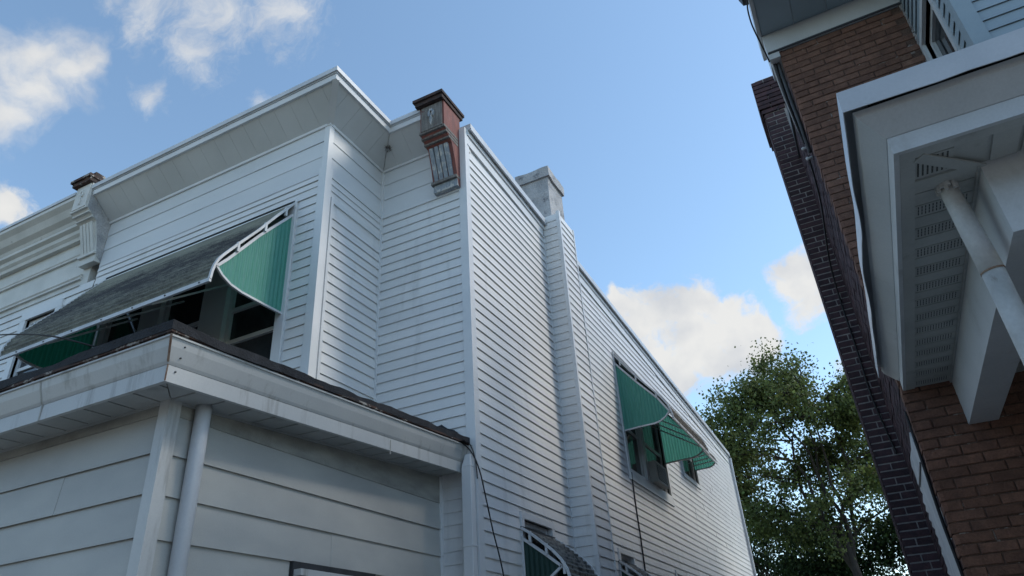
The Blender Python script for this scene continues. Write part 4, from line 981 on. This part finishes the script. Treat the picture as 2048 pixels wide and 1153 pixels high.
# ================================================================== TREES BEHIND
def tree(name, label, base, top_fork, crown_c, crown_r, nclus, nleaf, lm, seed, group, limbs=6, leaf=.108, spread=.42, trunk_r=.22, thin=0.0):
    rg = random.Random(seed); root = empty(name, base, label, 'tree', group)
    B = Vector(base); F = Vector(top_fork); C = Vector(crown_c); Rr = Vector(crown_r)
    tk = MB(); tk.tube([tuple(B), tuple(B.lerp(F, .5) + Vector((.08, 0, 0))), tuple(F)], [trunk_r * 1.25, trunk_r, trunk_r * .8], 10)
    tk.build('trunk', BARK, root, smooth=True)
    lp = []; lmbs = MB()
    for i in range(limbs):
        a = 2 * math.pi * i / limbs + rg.uniform(-.3, .3); el = rg.uniform(.15, 1.4)
        T = C + Vector((math.cos(a) * math.cos(el) * Rr.x, math.sin(a) * math.cos(el) * Rr.y, math.sin(el) * Rr.z)) * rg.uniform(.6, .85)
        S = F.lerp(B, rg.uniform(0, .25)); M = S.lerp(T, .45) + Vector((rg.uniform(-.9, .9), rg.uniform(-.7, .7), rg.uniform(.2, 1.2)))
        pts = []; n = 9
        for k in range(n + 1):
            t = k / n; p = S * (1 - t) ** 2 + M * 2 * t * (1 - t) + T * t * t
            p = p + Vector([rg.gauss(0, .09) for _ in range(3)]) * (1 if 0 < k < n else 0); pts.append(p)
        lmbs.tube([tuple(p) for p in pts], [trunk_r * .55 * (1 - .85 * k / n) for k in range(n + 1)], 7, cap=False); lp += pts[2:]
    lmbs.build('limbs', BARK, root, smooth=True, fix=False)
    cl = []; tries = 0
    while len(cl) < nclus and tries < 20000:
        tries += 1
        d = Vector([rg.gauss(0, 1) for _ in range(3)]).normalized() * rg.uniform(.25, 1) ** .45
        p = C + Vector((d.x * Rr.x, d.y * Rr.y, d.z * Rr.z)) * (1 + .22 * mnoise.noise(d * 2.3 + Vector((seed, 0, 0))))
        if mnoise.noise(p * .55 + Vector((seed * 3.1, 0, 0))) < .0: continue
        if p.z < C.z - .1 * Rr.z and rg.random() < thin: continue
        cl.append(p)
    tw = MB(); lv = []; lf = []; lt = []
    for p in cl:
        q = min(lp, key=lambda x: (x - p).length + (0 if x.z < p.z + .3 else .8))
        mid = q.lerp(p, .5) + Vector((rg.uniform(-.15, .15), rg.uniform(-.15, .15), rg.uniform(0, .25)))
        tw.tube([tuple(q), tuple(mid), tuple(p)], [.035, .022, .008], 4, cap=False); lp.append(mid) if rg.random() < .3 else None
        ct = rg.random(); rs = spread * rg.uniform(.7, 1.35)
        for j in range(int(nleaf * rg.uniform(.5, 1.4))):
            if rg.random() < .25:
                t = rg.random(); c = q.lerp(mid, t) if t < .5 else mid.lerp(p, t); c = c + Vector([rg.gauss(0, .12) for _ in range(3)])
            else: c = p + Vector((rg.gauss(0, rs), rg.gauss(0, rs), rg.gauss(0, rs * .75)))
            ln = leaf * rg.uniform(.7, 1.35); u = Vector((rg.gauss(0, .6), rg.gauss(0, .6), -abs(rg.gauss(.5, .5)))).normalized(); w = u.cross(Vector([rg.gauss(0, 1) for _ in range(3)])).normalized() * ln * .42
            b = len(lv); mm = c + u * ln * .5; nn = u.cross(w).normalized() * ln * .12
            lv += [c, mm + w + nn, c + u * ln, mm - w + nn]; lf.append((b, b + 1, b + 2, b + 3)); lt.append((ct * .6 + rg.random() * .4))
    tw.build('twigs', BARK, root, fix=False)
    cm_ = MB(); cm_.v = [tuple(v) for v in lv]; cm_.f = lf; cm_.t = lt
    cm_.build('crown', lm, root, fix=False)
    return root
tree('leafy_tree', 'tall loose-leaved tree showing its forked dark trunk between the two houses', (-.75, 27, -H), (-.95, 27, 3.6), (-1.6, 27, 6.7), (3.7, 2.6, 3.6), 430, 105, LEAF, 5, 'trees behind the houses', spread=.29, trunk_r=.15, thin=.62)
tree('leafy_tree', 'dark bushy tree low behind the rear corner of the white house', (-4.0, 30, -H), (-4.0, 30, .8), (-3.4, 30, 3.0), (2.8, 2, 2.6), 170, 170, LEAFD, 9, 'trees behind the houses', limbs=8, spread=.42, trunk_r=.16)
tree('leafy_tree', 'dense dark tree low beside the brick chimney', (1.6, 29, -H), (1.5, 29, .4), (.8, 29, 2.0), (3.8, 2, 2.4), 270, 180, LEAFD, 14, 'trees behind the houses', limbs=8, spread=.45, trunk_r=.16)
tree('leafy_tree', 'yellowish tree top rising behind the brick chimney', (3.2, 31, -H), (3.0, 31, 4.0), (2.3, 31, 7.8), (2.6, 2.2, 3.4), 160, 150, LEAF, 21, 'trees behind the houses', limbs=9, spread=.42, trunk_r=.18)
